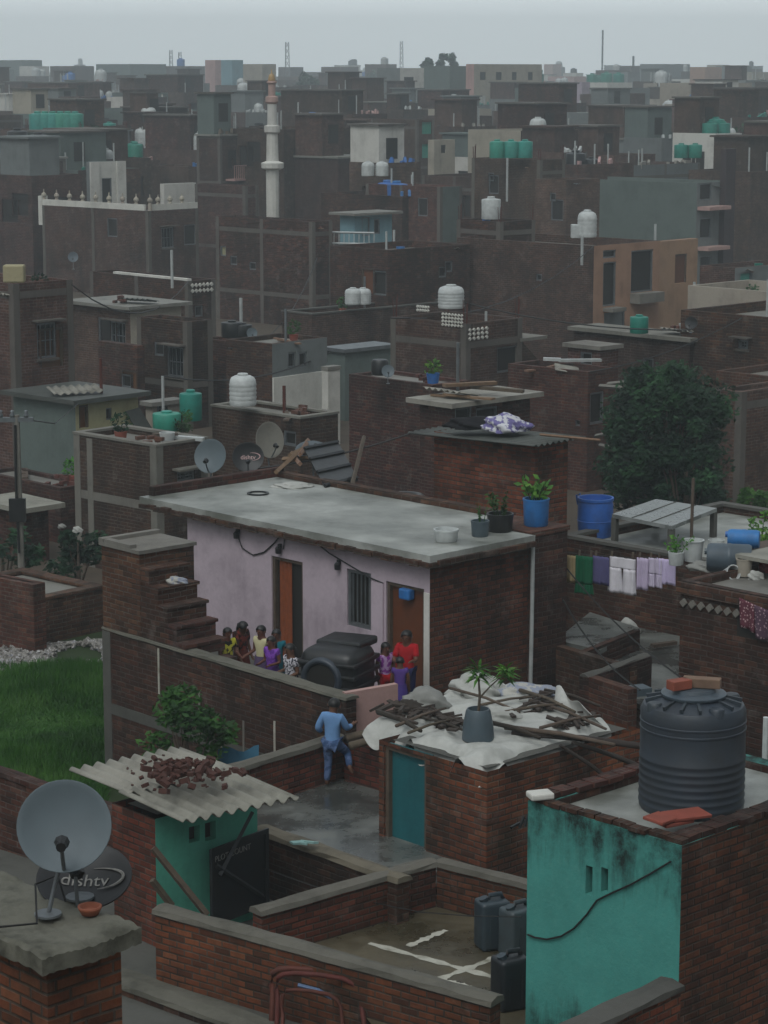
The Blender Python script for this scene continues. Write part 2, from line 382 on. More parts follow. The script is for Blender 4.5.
import numpy as np
SKYLINE = []                       # what each house hides, for the town generator
class House: pass
HOUSES = []
def house(label, px, py, D, xl, xr, zb=GZ, r=-1.5, wall=None, wallR=None, roofm=None, par=.5, frame=True, beams=None,
          wins=(), name='brick_house', cat='house', group=None, slab=False, over=.12, rebar=None, fm=None, roofz=None, simple=False, th=.14, cope=None, inner=None):
    wall = wall or M.brick
    if D > 50 and wall in (M.brick, M.brick_dark): wall = random.Random(px*31+int(py)).choice([wall, wall, M.brick_rose, M.brick_brown])
    roofm = roofm or M.roof; fm = fm or (M.conc if D < 60 else M.conc_mid)
    rz = math.radians(45+r); h = House()
    P = atD(px, py, D); h.z1 = P.z; h.zb = zb; h.P = P; h.rz = rz; h.label = label
    R = Vector((math.cos(rz), math.sin(rz), 0)); L = Vector((-math.sin(rz), math.cos(rz), 0)); h.R = R; h.L = L
    def length(dirv, xt):           # how far along dirv the top edge reaches picture column xt
        k = (xt-384)/FPX
        # P.x + t dx = k*((P.y+t dy)*CP-(z-HC)*SP)
        return (k*(P.y*CP-(P.z-HC)*SP)-P.x)/(dirv.x-k*dirv.y*CP)
    a = max(.3, length(R, xr)); bl = max(.3, length(L, xl)); h.a, h.b = a, bl
    label = ' '.join(label.split()[:16]); root = thing(name, label, cat, (P.x, P.y, 0), rz, group); h.root = root
    z1 = P.z; zr = z1-par if roofz is None else roofz
    if slab: zr = z1
    h.zr = zr
    inv = Matrix.Rotation(-rz, 4, 'Z') @ Matrix.Translation((-P.x,-P.y,0)); h.inv = inv
    def fuv(face, qx, qy):          # picture pixel -> (u along face from its left end, z)
        d = inv.to_3x3() @ ray(qx, qy); o = inv @ Vector((0,0,HC))
        if face == 'L': t = -o.x/d.x; p = o+d*t; return bl-p.y, p.z
        t = -o.y/d.y; p = o+d*t; return p.x, p.z
    h.fuv = fuv
    holes = {'L':[], 'R':[]}; wl = []
    if not wins and not simple and group is None and 58 < D < 140 and z1-zb > 2.5:      # bare walls still have a small opening or two
        g_ = random.Random(int(px*13+py)); wins = []
        for f_, xa, xb in (('L',max(xl,2),px),('R',px,min(xr,766))):
            if xb-xa > 26 and g_.random() < .75:
                dp_ = FPX/D
                for _ in range(g_.choice([1,1,2])):
                    cx_ = xa+(xb-xa)*g_.uniform(.2,.75); slope = abs(cx_-px)*.2; y_ = py-slope+(par+g_.uniform(.5,.9))*dp_
                    ww, hh_ = g_.choice([(.45,.45),(.75,1.0),(.9,1.1)]); wins.append((f_,cx_,y_,cx_+ww*.72*dp_,y_+hh_*dp_,'opening' if ww < .5 else g_.choice(['window','opening','door'])))
    for wdw in wins:
        f, x0, y0, x1, y1 = wdw[:5]; kind = wdw[5] if len(wdw) > 5 else 'window'
        ua, za = fuv(f, x0, (y0+y1)/2); ub, _ = fuv(f, x1, (y0+y1)/2)
        _, zt = fuv(f, (x0+x1)/2, y0); _, zc = fuv(f, (x0+x1)/2, y1)
        ln = bl if f == 'L' else a
        ua, ub = max(.06, ua), min(ln-.06, ub); zt = min(zt, z1-.05); zc = max(zc, zb+.02)
        if ub-ua < .05 or zt-zc < .05: continue
        holes[f].append((ua, zc, ub, zt)); wl.append((f, ua, zc, ub, zt, kind, wdw[6] if len(wdw) > 6 else None))
    zw = z1 if not slab else z1-.12
    m = MB(); mr_ = MB() if wallR else m
    facade(m, 0, bl, 0, -1, bl, zb, zw, holes['L']); facade(mr_, 0, 0, 1, 0, a, zb, zw, holes['R'])
    facade(m, a, 0, 0, 1, bl, zb, zw, []); facade(m, a, bl, -1, 0, a, zb, zw, [])
    if not slab and par > .02:
        m.face([(0,0,z1),(a,0,z1),(a-th,th,z1),(th,th,z1)]); m.face([(a,0,z1),(a,bl,z1),(a-th,bl-th,z1),(a-th,th,z1)])
        m.face([(a,bl,z1),(0,bl,z1),(th,bl-th,z1),(a-th,bl-th,z1)]); m.face([(0,bl,z1),(0,0,z1),(th,th,z1),(th,bl-th,z1)])
        ip = MB()
        for q0, q1 in (((th,th),(a-th,th)),((a-th,th),(a-th,bl-th)),((a-th,bl-th),(th,bl-th)),((th,bl-th),(th,th))):
            (ip if inner else m).face([(q0[0],q0[1],zr),(q0[0],q0[1],z1),(q1[0],q1[1],z1),(q1[0],q1[1],zr)])
        if inner: ip.build('parapet_inside', inner, root)
    h.wall = m.build('wall', wall, root)
    if wallR: mr_.build('side_wall', wallR, root)
    q = MB()
    if slab: q.box(-over,-over,z1-.12,a+over,bl+over,z1)
    else: q.face([(th-.01,th-.01,zr),(a-th+.01,th-.01,zr),(a-th+.01,bl-th+.01,zr),(th-.01,bl-th+.01,zr)])
    h.roof = q.build('roof', roofm, root)
    if cope and not slab:
        q = MB(); e = .03
        for bx in ((-e,-e,th+e,bl+e),(th+e,-e,a+e,th+e),(a-th-e,th+e,a+e,bl+e),(th+e,bl-th-e,a-th-e,bl+e)): q.box(bx[0],bx[1],z1+.002,bx[2],bx[3],z1+.06)
        q.build('coping', cope, root)
    if frame:
        q = MB(); e = .012; cw = .22
        class _Q:                   # near: each column and beam is its own part; far: one frame
            def box(self, *bx):
                if D > 115: q_.box(*bx)
                else: k_ = MB(); k_.box(*bx); k_.build('column' if bx[5]-bx[2] > 1 else 'beam', fm, root)
        q_, q = q, _Q()
        for cx, cy in ((-e,-e),(a-cw+e,-e),(-e,bl-cw+e)): q.box(cx,cy,zb,cx+cw,cy+cw,zw-.004)
        n = int(max(a, bl)//4.2)
        if bl > 5.5: q.box(-e,bl/2,zb,.1,bl/2+cw,zw-.004)
        if a > 5.5: q.box(a/2,-e,zb,a/2+cw,.1,zw-.004)
        bz = []
        if beams is None:
            z = zr-.28
            while z > zb+1: bz.append(z); z -= 2.95
        else: bz = [fuv('L' if by[0] < px else 'R', by[0], by[1])[1] for by in beams]
        for z in bz:
            if any(z < hh[3]+.02 and z+.2 > hh[1] for hh in holes['L']) is False: q.box(-e+.003,cw,z,.05,bl-cw,z+.2)
            if any(z < hh[3]+.02 and z+.2 > hh[1] for hh in holes['R']) is False: q.box(cw,-e+.003,z,a-cw,.05,z+.2)
        if D > 115: q_.build('concrete_frame', fm, root)
    if rebar is None: rebar = frame and 50 < D < 260 and not slab and random.Random(int(px*7+D)).random() < .4
    if rebar:
        if D > 120: k_r = .022
        else: k_r = .012
        q = MB()
        for cx, cy in ((.1,.1),(a-.1,.1),(.1,bl-.1),(a-.1,bl-.1)):
            for k in range(3): q.tube([(cx+.05*math.cos(k*2.1),cy+.05*math.sin(k*2.1),z1-.2),(cx+.09*math.cos(k*2.1),cy+.09*math.sin(k*2.1),z1+.55+.2*random.random())],k_r,4)
        q.build('rebar', M.rust, root)
    for f, u0, za, u1, zt, kind, mt in wl:
        def bx(mb, ua, z0, ub, z_1, d0, d1):   # a box on the face, d measured inward
            if f == 'L': mb.box(d0, bl-ub, z0, d1, bl-ua, z_1)
            else: mb.box(ua, d0, z0, ub, d1, z_1)
        if simple:
            q = MB(); bx(q, u0-.005, za-.005, u1+.005, zt+.005, .1, .13); q.build('window', mt or M.dark, root); continue
        if kind == 'slit': q = MB(); bx(q, u0-.005, za-.005, u1+.005, zt+.005, .12, .15); q.build('vent', M.dark, root); continue
        nm = 'door' if kind in ('door','opendoor') else 'window'
        q = MB(); bx(q, u0-.005, za-.005, u1+.005, zt+.005, .1, .14)
        wo = q.build(nm, mt or (M.wooddoor if kind == 'door' else M.dark if kind in ('opening','opendoor','grille') else M.glass), root)
        fr = MB(); t = min(.06, (u1-u0)/6)
        bx(fr,u0,za,u0+t,zt,.03,.1); bx(fr,u1-t,za,u1,zt,.03,.1); bx(fr,u0+t,zt-t,u1-t,zt,.03,.1)
        if nm == 'window': bx(fr,u0+t,za,u1-t,za+t,.03,.1)
        if kind == 'grille':
            for i in range(1,6): bx(fr,u0+(u1-u0)*i/6-.01,za+t,u0+(u1-u0)*i/6+.01,zt-t,.05,.07)
        if kind == 'window':
            k = 3
            for i in range(1, k+1): bx(fr,u0+(u1-u0)*i/(k+1)-.012,za+t,u0+(u1-u0)*i/(k+1)+.012,zt-t,.05,.075)
            bx(fr,u0+t,(za+zt)/2-.012,u1-t,(za+zt)/2+.012,.045,.08)
        fr.build('frame', M.wood if nm == 'door' else M.metal, wo)
        if nm == 'window' and kind == 'window':
            s = MB(); bx(s,u0-.06,za-.07,u1+.06,za-.002,-.06,.09); s.build('sill', fm, wo)
            if zt+.12 < zw: s = MB(); bx(s,u0-.15,zt+.06,u1+.15,zt+.11,-.3,.02); s.build('sunshade', fm, root)
    c0, c1 = max(0,int(xl)), min(768,int(xr))
    if c1 > c0:
        cols = np.arange(c0, c1); yy = np.maximum(py-np.abs(cols-px)*.2, 75+(py-75)*.75); SKYLINE.append((D, c0, c1, yy))
    HOUSES.append(h); return h
def spot(h, px, dY=1.5, dz=0):      # a place on a roof: picture column px, dY metres behind the near corner
    Y = h.P.y+dY; return Vector((colx(px, Y, h.zr), Y, h.zr+dz))

def seg_wall(label, p0, p1, z1, z0, th=.23, mat=None, cope=None, name='brick_wall', cat='wall', ch=.07, ov=.03, group=None, end=True):
    a, b = at(p0[0],p0[1],z1), at(p1[0],p1[1],z1); d = b-a; ln = d.length
    root = thing(name, label, cat, (a.x,a.y,0), math.atan2(d.y,d.x), group)
    m = MB(); m.box(0,0,z0,ln,th,z1-(ch if cope else 0)); m.build('wall', mat or M.brick_dark, root)
    if cope:
        n = max(2, int(ln/.3)); rr = random.Random(int(p0[0]*7+p0[1]))
        m = MB(); jig = [[rr.uniform(-.012,.012) for _ in range(4)] for _ in range(n+1)]
        prof = lambda i: [(-ov+jig[i][0], z1-ch+.001), (-ov+.015+jig[i][1], z1-.01+jig[i][3]), (th*.5, z1+.012+jig[i][2]), (th+ov-.015, z1-.01-jig[i][3]), (th+ov+jig[i][1], z1-ch+.001)]
        vs = []; 
        for i in range(n+1):
            for y, z in prof(i): vs.append((ln*i/n*(1 if 0 < i < n else 1.0)+(ov if i == n else -ov if i == 0 else 0), y, z))
        fs = [(i*5+k, (i+1)*5+k, (i+1)*5+k+1, i*5+k+1) for i in range(n) for k in range(4)]
        fs += [((i+1)*5, i*5, i*5+4, (i+1)*5+4) for i in range(n)] + [(0,1,2,3,4), tuple(n*5+k for k in (4,3,2,1,0))]
        m.add(vs, fs); m.build('coping', cope, root)
    return root

# ---------------------------------------------------------------- things that repeat
def tank_proto(kind, mat):
    root = thing('water_tank', 'x', 'water tank')
    prof = [(.0,0),(.5,0),(.515,.03)]
    if kind == 'white':
        z = .06
        for k in range(5): prof += [(.515,z),(.535,z+.06),(.515,z+.12)]; z += .16
        prof += [(.5,.92),(.44,1.02),(.3,1.09),(.0,1.1)]
    elif kind == 'plain': prof += [(.515,.5),(.52,.9),(.5,.95),(.2,1.0),(.0,1.01)]
    b = MB(); b.lathe(prof, 20, cap=False); b.build('body', mat, root, 'auto')
    b = MB(); top = prof[-1][1]; b.lathe([(.0,top-.05),(.2,top-.05),(.21,top+.05),(.18,top+.075),(0,top+.08)], 16, cap=False); b.build('lid', mat, root, 'auto')
    return root
TANKS = {}
def tank(kind, matname, loc, dia, label, group='water tanks on the roofs', hscale=1):
    key = (kind, matname)
    if key not in TANKS:
        o = tank_proto(kind, getattr(M, matname)); TANKS[key] = o
    else: o = copy_tree(TANKS[key])
    o.location = loc; o.scale = (dia, dia, dia*hscale); o.rotation_euler.z = random.random()*6
    o['label'] = label; o['group'] = group
    SRC = o; return o
def big_tank(loc, dia, label):
    root = thing('water_tank', label, 'water tank', loc, .4, 'water tanks on the roofs')
    r = dia/2; prof = [(0,0),(r*.97,0),(r,.03)]; z = .06; hh = dia*1.02
    for k in range(7):
        prof += [(r,z),(r*1.012,z+.012),(r*1.012,z+.03),(r,z+.042)]; z += .083
    prof += [(r,hh*.77),(r*1.012,hh*.775),(r*1.012,hh*.79),(r,hh*.795),(r,hh*.84),(r*1.012,hh*.845),(r*1.012,hh*.86),(r,hh*.865),(r,hh*.95),(r*.95,hh*1.0),(r*.55,hh*1.07),(r*.5,hh*1.075),(0,hh*1.075)]
    b = MB(); b.lathe(prof, 48, cap=False); b.build('body', M.tank, root, 'auto')
    for k in range(16):
        if k % 4:
            an = 2*PI*k/16; b = MB(); b.obox((r*.74*math.cos(an), r*.74*math.sin(an), hh*1.042), r*.36, .03, .05, 0, math.radians(12), an); b.build('rib', M.tank, root)
    for k in range(4):
        an = 2*PI*k/4; q = MB(); q.lathe([(0,-.12),(.085,-.12),(.085,.0),(.07,.02),(0,.025)], 12, Matrix.Translation((r*.84*math.cos(an), r*.84*math.sin(an), hh*1.03)), cap=False); q.build('lug', M.tank, root, 'auto')
    b = MB(); b.lathe([(0,hh*1.07),(r*.6,hh*1.07),(r*.62,hh*1.085),(r*.62,hh*1.1),(r*.55,hh*1.115),(r*.42,hh*1.12),(r*.4,hh*1.15),(0,hh*1.155)], 32, cap=False); b.build('lid', M.bluegrey, root, 'auto')
    return root, hh*1.155
def dish_obj(loc, nrm, dia, label, mat, oval=1.0, pole=.5, foot=None, text=None, group='satellite dishes', roll=0, armdn=True):
    """loc = centre of the reflector; nrm = where it looks"""
    nrm = Vector(nrm).normalized(); q = nrm.to_track_quat('Z','Y')
    foot = Vector(foot) if foot is not None else Vector(loc)-Vector((0,0,pole))
    root = thing('satellite_dish', label, 'satellite dish', foot, 0, group)
    off = Vector(loc)-foot
    T = Matrix.Translation(off) @ q.to_matrix().to_4x4() @ Matrix.Rotation(roll,4,'Z')
    r = dia/2; dep = r*.2
    prof_f = [(r*k/8, dep*((k/8)**2-1)) for k in range(9)]; prof_b = [(r*k/8, dep*((k/8)**2-1)-.012) for k in range(8,-1,-1)]
    b = MB(); b.lathe(prof_f+[(r*1.015,.0),(r*1.015,-.012)]+prof_b, 40, T @ Matrix.Diagonal((1,oval,1,1)), cap=False); b.build('reflector', mat, root, True)
    b = MB(); lnb = T @ Vector((0,-r*.45,r*.75)); st = T @ Vector((0,-r*.95*oval,-.01)); bk = T @ Vector((0,-r*.1,-dep-.08))
    b.tube([st, (st+lnb)/2+Vector((0,0,-.02)), lnb], r*.045, 6); b.build('feed_arm', M.metal, root)
    b = MB(); aim = (T @ Vector((0,0,-dep))-lnb).normalized(); b.tube([lnb-aim*r*.14, lnb+aim*r*.02], r*.11, 8); b.tube([lnb+aim*r*.02, lnb+aim*r*.16],[r*.11,r*.17],8); b.build('receiver', M.black, root)
    b = MB(); b.tube([(0,0,0), (bk.x*.6,bk.y*.6,bk.z*.55), bk], r*.05, 8); b.tube([bk, T @ Vector((0,0,-dep-.02))], r*.12, 8); b.build('mast', M.metal, root)
    b = MB(); b.lathe([(0,0),(r*.3,0),(r*.3,.015),(0,.02)], 12, cap=False); b.build('base_plate', M.metal, root)
    if text:
        s, size, col = text
        cu = bpy.data.curves.new('lettering','FONT'); cu.body = s; cu.size = size; cu.extrude = .002; cu.align_x = 'CENTER'; cu.align_y = 'CENTER'
        to = bpy.data.objects.new('lettering', cu); COL.objects.link(to)
        me = bpy.data.meshes.new_from_object(to); bpy.data.objects.remove(to)
        for v in me.vertices:      # lay the letters on the bowl
            rr = (v.co.x**2+v.co.y**2)/(r*r); v.co.z += dep*(rr-1)+.006
        me.transform(T); me.materials.append(col)
        lo = bpy.data.objects.new('lettering', me); COL.objects.link(lo); lo.parent = root
        b = MB(); pts = []
        for k in range(17):
            an = math.radians(100-k*11.5); x, y = size*.55+math.cos(an)*size*1.35, math.sin(an)*size*.62+size*.1
            rr = (x*x+y*y)/(r*r); pts.append(T @ Vector((x,y,dep*(rr-1)+.012)))
        b.tube(pts, [.002+.009*math.sin(PI*k/16) for k in range(17)], 5); b.build('swoosh', col, root)
    return root
def leaves(mb, centre, rad, n, size, rng, squash=1.0, shell=.55):
    c = Vector(centre)
    for _ in range(n):
        d = Vector((rng.gauss(0,1),rng.gauss(0,1),rng.gauss(0,1))).normalized(); rr = rad*(shell+(1-shell)*rng.random())
        p = c+Vector((d.x*rr, d.y*rr, d.z*rr*squash)); s = size*(.6+.8*rng.random())
        u = Vector((rng.gauss(0,1),rng.gauss(0,1),rng.gauss(0,.6))).normalized(); v = u.orthogonal().normalized(); v = (v+u.cross(v)*rng.uniform(-1,1)).normalized()
        mb.face([p-u*s, p-v*s*.45, p+u*s, p+v*s*.45])
def tree(label, loc, h, w, n, leaf, mat, seed=1, trunk_h=.3, name='leafy_tree', group=None, lobes=14):
    rng = random.Random(seed); root = thing(name, label, 'tree', loc, 0, group)
    b = MB(); b.tube([(0,0,0),(.05*w*.2,0,h*trunk_h*.6),(0,.03,h*trunk_h),(0,0,h*.7)],[.05*w,.04*w,.035*w,.012*w],8)
    cr = MB()
    for k in range(lobes):
        an = rng.random()*6.28; zz = h*(trunk_h+(1-trunk_h)*(.12+.75*rng.random())); t = (zz/h-trunk_h)/(1-trunk_h)
        rad = w*.5*math.sqrt(max(.12, 1-(2*t-.9)**2))*(.45+.35*rng.random())
        c = (math.cos(an)*rad, math.sin(an)*rad, zz); b.tube([(0,0,h*trunk_h*.9),(c[0]*.5,c[1]*.5,(zz+h*trunk_h)/2),c],[.02*w,.012*w,.004*w],5)
        leaves(cr, c, w*(.10+.15*rng.random()), n//lobes, leaf, rng, .85, .4)
    b.build('trunk', M.wood, root); cr.build('crown', mat, root)
    return root
def tin_sheet(mb, c00, c10, c11, c01, waves, amp, thick=.012, nu=None, nv=6, sag=0, jit=0, rng=None):
    """corrugated sheet; ridges run from the c00-c10 edge to the c01-c11 edge"""
    c00, c10, c11, c01 = map(Vector, (c00,c10,c11,c01)); nu = nu or waves*8
    def f(u, v):
        p = (c00*(1-u)+c10*u)*(1-v)+(c01*(1-u)+c11*u)*v
        z = amp*math.sin(2*PI*waves*u)-sag*math.sin(PI*v)
        return (p.x, p.y, p.z+z)
    mb.grid(f, nu, nv, thick)
# ================================================================ near yards
rng = random.Random(11)
def slab_poly(name, pts, z, mat, label, cat, kind='structure'):
    b = MB(); b.face([tuple(p) for p in pts]); o = b.build(name, mat); return tag(o, label, cat, kind=kind)
# ---- dish pier in front
pr = math.radians(44); P0 = atD(45, 952, 13.6); ZP = P0.z
pier = thing('brick_pier', 'thick brick pier topped with a rough cement cap carrying two dishes', 'pier', (P0.x,P0.y,0), pr)
b = MB(); b.box(.03,.03,-1,.60,1.6,ZP-.11); b.build('brick_body', M.brick_near, pier)
def capf(u, v):
    x = -.06+.76*u; y = -.06+1.75*v; e = min(u,1-u,v,1-v)
    return (x+.008*math.sin(9*v+3*u), y+.01*math.sin(7*u+2), ZP+.0-(.02 if e < .02 else 0)+.009*math.sin(8*u+5*v)+.01*math.sin(17*v)+random.uniform(-.008,.008))
b = MB(); b.grid(capf, 30, 40, .105); b.build('cement_cap', mat_plaster('cap_cement','66655a','2b2b22',.85,streak=False,sc=3,bs=.8), pier, 'auto')
def pier_pt(px, py): p = at(px, py, ZP+.02); return p
f1 = pier_pt(48, 915)
c1 = atD(64, 826, f1.y-.05)
dish_obj(c1, (.06,-.90,.36), .585, 'grey satellite dish on the cement capped pier, tilted towards the viewer', M.dish, .98, foot=f1)
f2 = pier_pt(80, 898); c2 = atD(84, 876, f2.y+.12)
dish_obj(c2, (-.05,-.55,.86), .62, 'black satellite dish with white lettering behind the grey one on the pier', M.dishblk, .86, foot=f2, text=('dishtv', .135, M.paintw))
pot = thing('clay_saucer', 'small red clay saucer on the cement capped pier', 'pot', pier_pt(90, 914))
b = MB(); b.lathe([(0,0),(.055,0),(.075,.04),(.078,.055),(.062,.055),(.058,.03),(0,.028)], 20, cap=False); b.build('bowl', M.clay, pot, True)
cb = MB(); cb.tube([pier_pt(66,905)+Vector((0,0,.02)), pier_pt(58,902)+Vector((0,0,.18)), pier_pt(36,905)+Vector((0,0,.14)), pier_pt(37,925)+Vector((0,0,.01)), pier_pt(-20,932)+Vector((0,0,.02))], .008, 5)
tag(cb.build('dish_cable', M.wire), 'black cable looping off the grey dish across the pier cap', 'cable')

# ---- floors of the yards
slab_poly('yard_floor', [at(-60,1400,0),at(330,1300,0),at(1000,1200,0),at(1000,700,0),at(500,720,0),at(215,800,0),at(112,885,0),at(-60,830,0)], 0, M.conc_dark, '', '')
bpy.data.objects['yard_floor']['label'] = 'damp grey cement ground of the yards below'; bpy.data.objects['yard_floor']['category'] = 'ground'
b = MB(); b.face([at(262,835,.45),at(400,893,.45),at(470,880,.45),at(384,762,.45),at(338,760,.45),at(228,790,.45)])
tag(b.build('wet_yard', M.wetfloor), 'wet grey cement floor where the boy climbs', 'floor', kind='structure')
b = MB(); b.face([at(300,935,.3),at(440,1110,.3),at(640,1060,.3),at(560,905,.3),at(440,895,.3)])
tag(b.build('painted_yard', M.wetmud), 'muddy olive yard floor with white lime lines', 'floor', kind='structure')
# lime lines (rangoli border) on the yard
def limeline(p, q, w=.075, z=.304):
    a, c = at(*p, z), at(*q, z); d = (c-a).normalized(); n = Vector((-d.y,d.x,0)); m = MB(); k = 14
    def f(u, v):
        o = a+(c-a)*u+n*((v-.5)*w*(1+.35*math.sin(u*19+p[0])+.25*math.sin(u*47)))
        return tuple(o)
    m.grid(f, k, 2); return m
ll = MB()
for i, (p, q, w) in enumerate([((369,943),(497,978),.1),((408,946),(446,930),.09),((434,981),(516,950),.1),((440,979),(470,987),.09),((492,992),(490,1040),.12)]):
    m = limeline(p, q, w, .304+.0012*i); ll.add(m.v, m.f)
tag(ll.build('lime_border', M.lime), 'white lime lines drawn across the muddy yard floor', 'floor drawing', kind='structure')

# ---- low walls
seg_wall('long low brick wall with cement coping in front of the lime lined yard', (155,908), (490,1000), .9, -1, .2, M.brick_orange, M.cope)
seg_wall('low kerb like wall with grey cement top in front of the bent pipes', (100,975), (262,1034), .15, -1, .35, M.brick_dark, M.cope)
seg_wall('brick wall running from the black tin gate back to the yard corner', (262,910), (436,861), .9, -.5, .18, M.brick_near, M.cope)
seg_wall('mossy coped brick wall behind the jerrycans', (437,861), (560,892), .9, -.5, .18, M.brick_near, M.cope)
seg_wall('mossy brick wall with a pale rag between the boy and the black tin gate', (256,828), (397,878), .9, -.5, .2, M.brick_dark, mat_plaster('coping_mossy','6a6455','26261c',.8,sc=2.5))
seg_wall('brick wall the boy is climbing over', (222,772), (344,735), 1.1, -.5, .2, M.brick_near, M.cope)
seg_wall('short brick wall with logs beside the teal door', (344,737), (384,748), 1.1, -.5, .2, M.brick_near)
seg_wall('red brick yard wall in front of the green field', (-60,751), (118,812), 1.0, -.5, .2, M.brick, M.brick_dark)
seg_wall('mossy topped brick wall meeting the corner of the teal walled hut', (560,1040), (681,984), 1.75, -1, .25, M.brick_orange, M.conc_dark)
b = MB(); a = at(297,843,.95); 
for k in range(3): b.obox((a.x+k*.09,a.y-.03*k,.955+.012*k), .16,.1,.025, .1*k,.1,.5+k)
tag(b.build('pale_rag', M.cloth if hasattr(M,'cloth') else mat_cloth('rag_mint','9fc4bf')), 'pale mint rag lying on the mossy wall top', 'rag')

# ---- green hut under the cement sheets
hut = house('small hut with a mint green wall, brick side and corrugated cement roof', 155, 819, 27.3, 112, 257, zb=-.6, wall=M.brick_orange, wallR=M.green,
    par=.0, frame=False, wins=[('R',189,826,200,842,'slit'),('R',205,822,216,840,'slit')], name='latrine_hut', cat='hut', r=-3)
b = MB(); q = [atD(183,822,26.5), atD(299,797,27.5), atD(180,749,29.5), atD(69,772,28.4)]
inv = hut.inv; C4 = [inv @ p for p in (q[0],q[1],q[2],q[3])]
mid = lambda s, t: s*.5+t*.5
tin_sheet(b, C4[0], C4[1], mid(C4[1],C4[2])+Vector((0,.12,.03)), mid(C4[0],C4[3])+Vector((0,.12,.03)), 9, .034, nv=5)
b.build('corrugated_sheet', M.tin, hut.root, True)
b = MB(); tin_sheet(b, mid(C4[0],C4[3])+Vector((.02,-.1,.045)), mid(C4[1],C4[2])+Vector((.02,-.1,.045)), C4[2]+Vector((0,0,.03)), C4[3]+Vector((0,0,.03)), 9, .034, nv=5)
b.build('corrugated_sheet', M.tin, hut.root, True)
hut.roof.scale = (.97,.97,1)
rb = MB(); cen = at(182,772,2.16)
for k in range(230):
    g = (rng.gauss(0,.2), rng.gauss(0,.2)); R_, L_ = hut.R, hut.L
    p = cen+R_*(g[0]*1.1)+L_*(g[1]*1.4)
    hgt = .14*math.exp(-(g[0]**2+g[1]**2)/.09)*rng.random()
    s = rng.choice([.015,.025,.03,.045,.07])*rng.uniform(.8,1.25); rb.obox((p.x,p.y,2.15+hgt), s*1.5, s, s*.8, rng.uniform(-.5,.5), rng.uniform(-.5,.5), rng.random()*3)
tag(rb.build('brick_rubble', mat_plaster('rubble_brick','4a2f27','2a201c',.6,streak=False,sc=6)), 'heap of broken red brick on the corrugated cement roof', 'rubble', kind='stuff')
# black tin gate leaning on the hut
pa, pb = at(213,853,1.45), at(264,834,1.45)
pa = atD(211,851,27.45); pb = atD(266,829,28.25)
dl = (pb-pa); wd = Vector((dl.x,dl.y,0)).length; tz = (pa.z+pb.z)/2
door = thing('tin_gate', 'black tin gate with faint white lettering leaning by the mint green hut', 'gate', (pa.x,pa.y,0), math.atan2(dl.y,dl.x))
b = MB(); b.box(0,0,.2,wd,.03,tz); b.build('sheet', mat_plain('tin_black','1c2024',.55,.2,dirt=.5,sc=3), door)
b = MB(); b.box(-.02,-.03,.18,.035,.0-.002,tz+.02); b.box(wd-.035,-.03,.18,wd+.02,-.002,tz+.02); b.box(.035,-.03,tz-.04,wd-.035,-.002,tz+.02)
b.build('frame', mat_plain('tin_edge','23262a',.6,.2,dirt=.6), door)
for z0, z1, x0, x1 in ((.85,1.5,.12,wd*.72),(1.0,.35,.05,wd-.1)):
    b = MB(); b.tube([(x0,-.03,z0),(x1,-.03,z1)], .03, 4); b.build('brace', mat_plain('tin_brace','2a2d30',.5,.2,dirt=.5), door)
cu = bpy.data.curves.new('lettering','FONT'); cu.body = 'PLOT COUNT'; cu.size = .105; cu.extrude = .002
to = bpy.data.objects.new('lettering', cu); COL.objects.link(to); me = bpy.data.meshes.new_from_object(to); bpy.data.objects.remove(to)
me.transform(Matrix.Translation((.06,-.006,tz-.17)) @ Matrix.Rotation(PI/2,4,'X')); me.materials.append(M.paintw)
lo = bpy.data.objects.new('lettering', me); COL.objects.link(lo); lo.parent = door
for i, (p, q, D0, D1, lab) in enumerate([((153,848),(207,915),26.95,26.9,'dark timber prop slanting across the mint green hut wall'),((152,880),(172,906),26.92,27.0,'short dark timber prop low against the mint green hut wall')]):
    b = MB(); b.tube([atD(*p,D0),atD(*q,D1)], .045, 4); tag(b.build('timber_prop', M.wood), lab, 'timber')
# rusty bent pipes leaning on the long wall
def hoop(pxs, D, r, mat, label):
    b = MB(); b.tube([atD(x,y,D+dd) for x,y,dd in pxs], r, 8); return tag(b.build('bent_pipe', mat, smooth=True), label, 'bent pipe', 'bent pipes leaning on the low wall')
def hoop_pts(x0,x1,yt,yb,sl):
    o = [(x0,yb,-.5),(x0+2,yt+30,-.2)]
    for k in range(9):
        an = PI-k*PI/8; o.append(((x0+x1)/2+(x1-x0)/2*math.copysign(abs(math.cos(an))**.6,math.cos(an)), yt+22-22*math.sin(an)**.6+sl*((x0+x1)/2+(x1-x0)/2*math.cos(an)-x0), -.15-.15*k/8))
    return o+[(x1+3,yt+40+sl*(x1-x0),-.45),(x1+5,yb+10,-.75)]
hoop(hoop_pts(271,357,963,1040,.16), 25.1, .035, M.rust, 'tall outer rusty hoop of the bent pipes leaning on the low wall')
hoop(hoop_pts(276,361,968,1045,.16), 24.8, .03, M.rust, 'second rusty hoop of the bent pipes, just in front of the tallest one')
hoop(hoop_pts(281,342,985,1050,.2), 24.7, .024, M.rust, 'small inner rusty hoop of the bent pipes leaning on the low wall')
b = MB(); b.tube([atD(298,985,24.55),atD(318,990,24.5),atD(332,998,24.45)], .022, 6); tag(b.build('blue_strip', mat_plain('strip_blue','4a5f86',.5)), 'short faded blue strip hanging on the rusty bent pipes', 'strip')

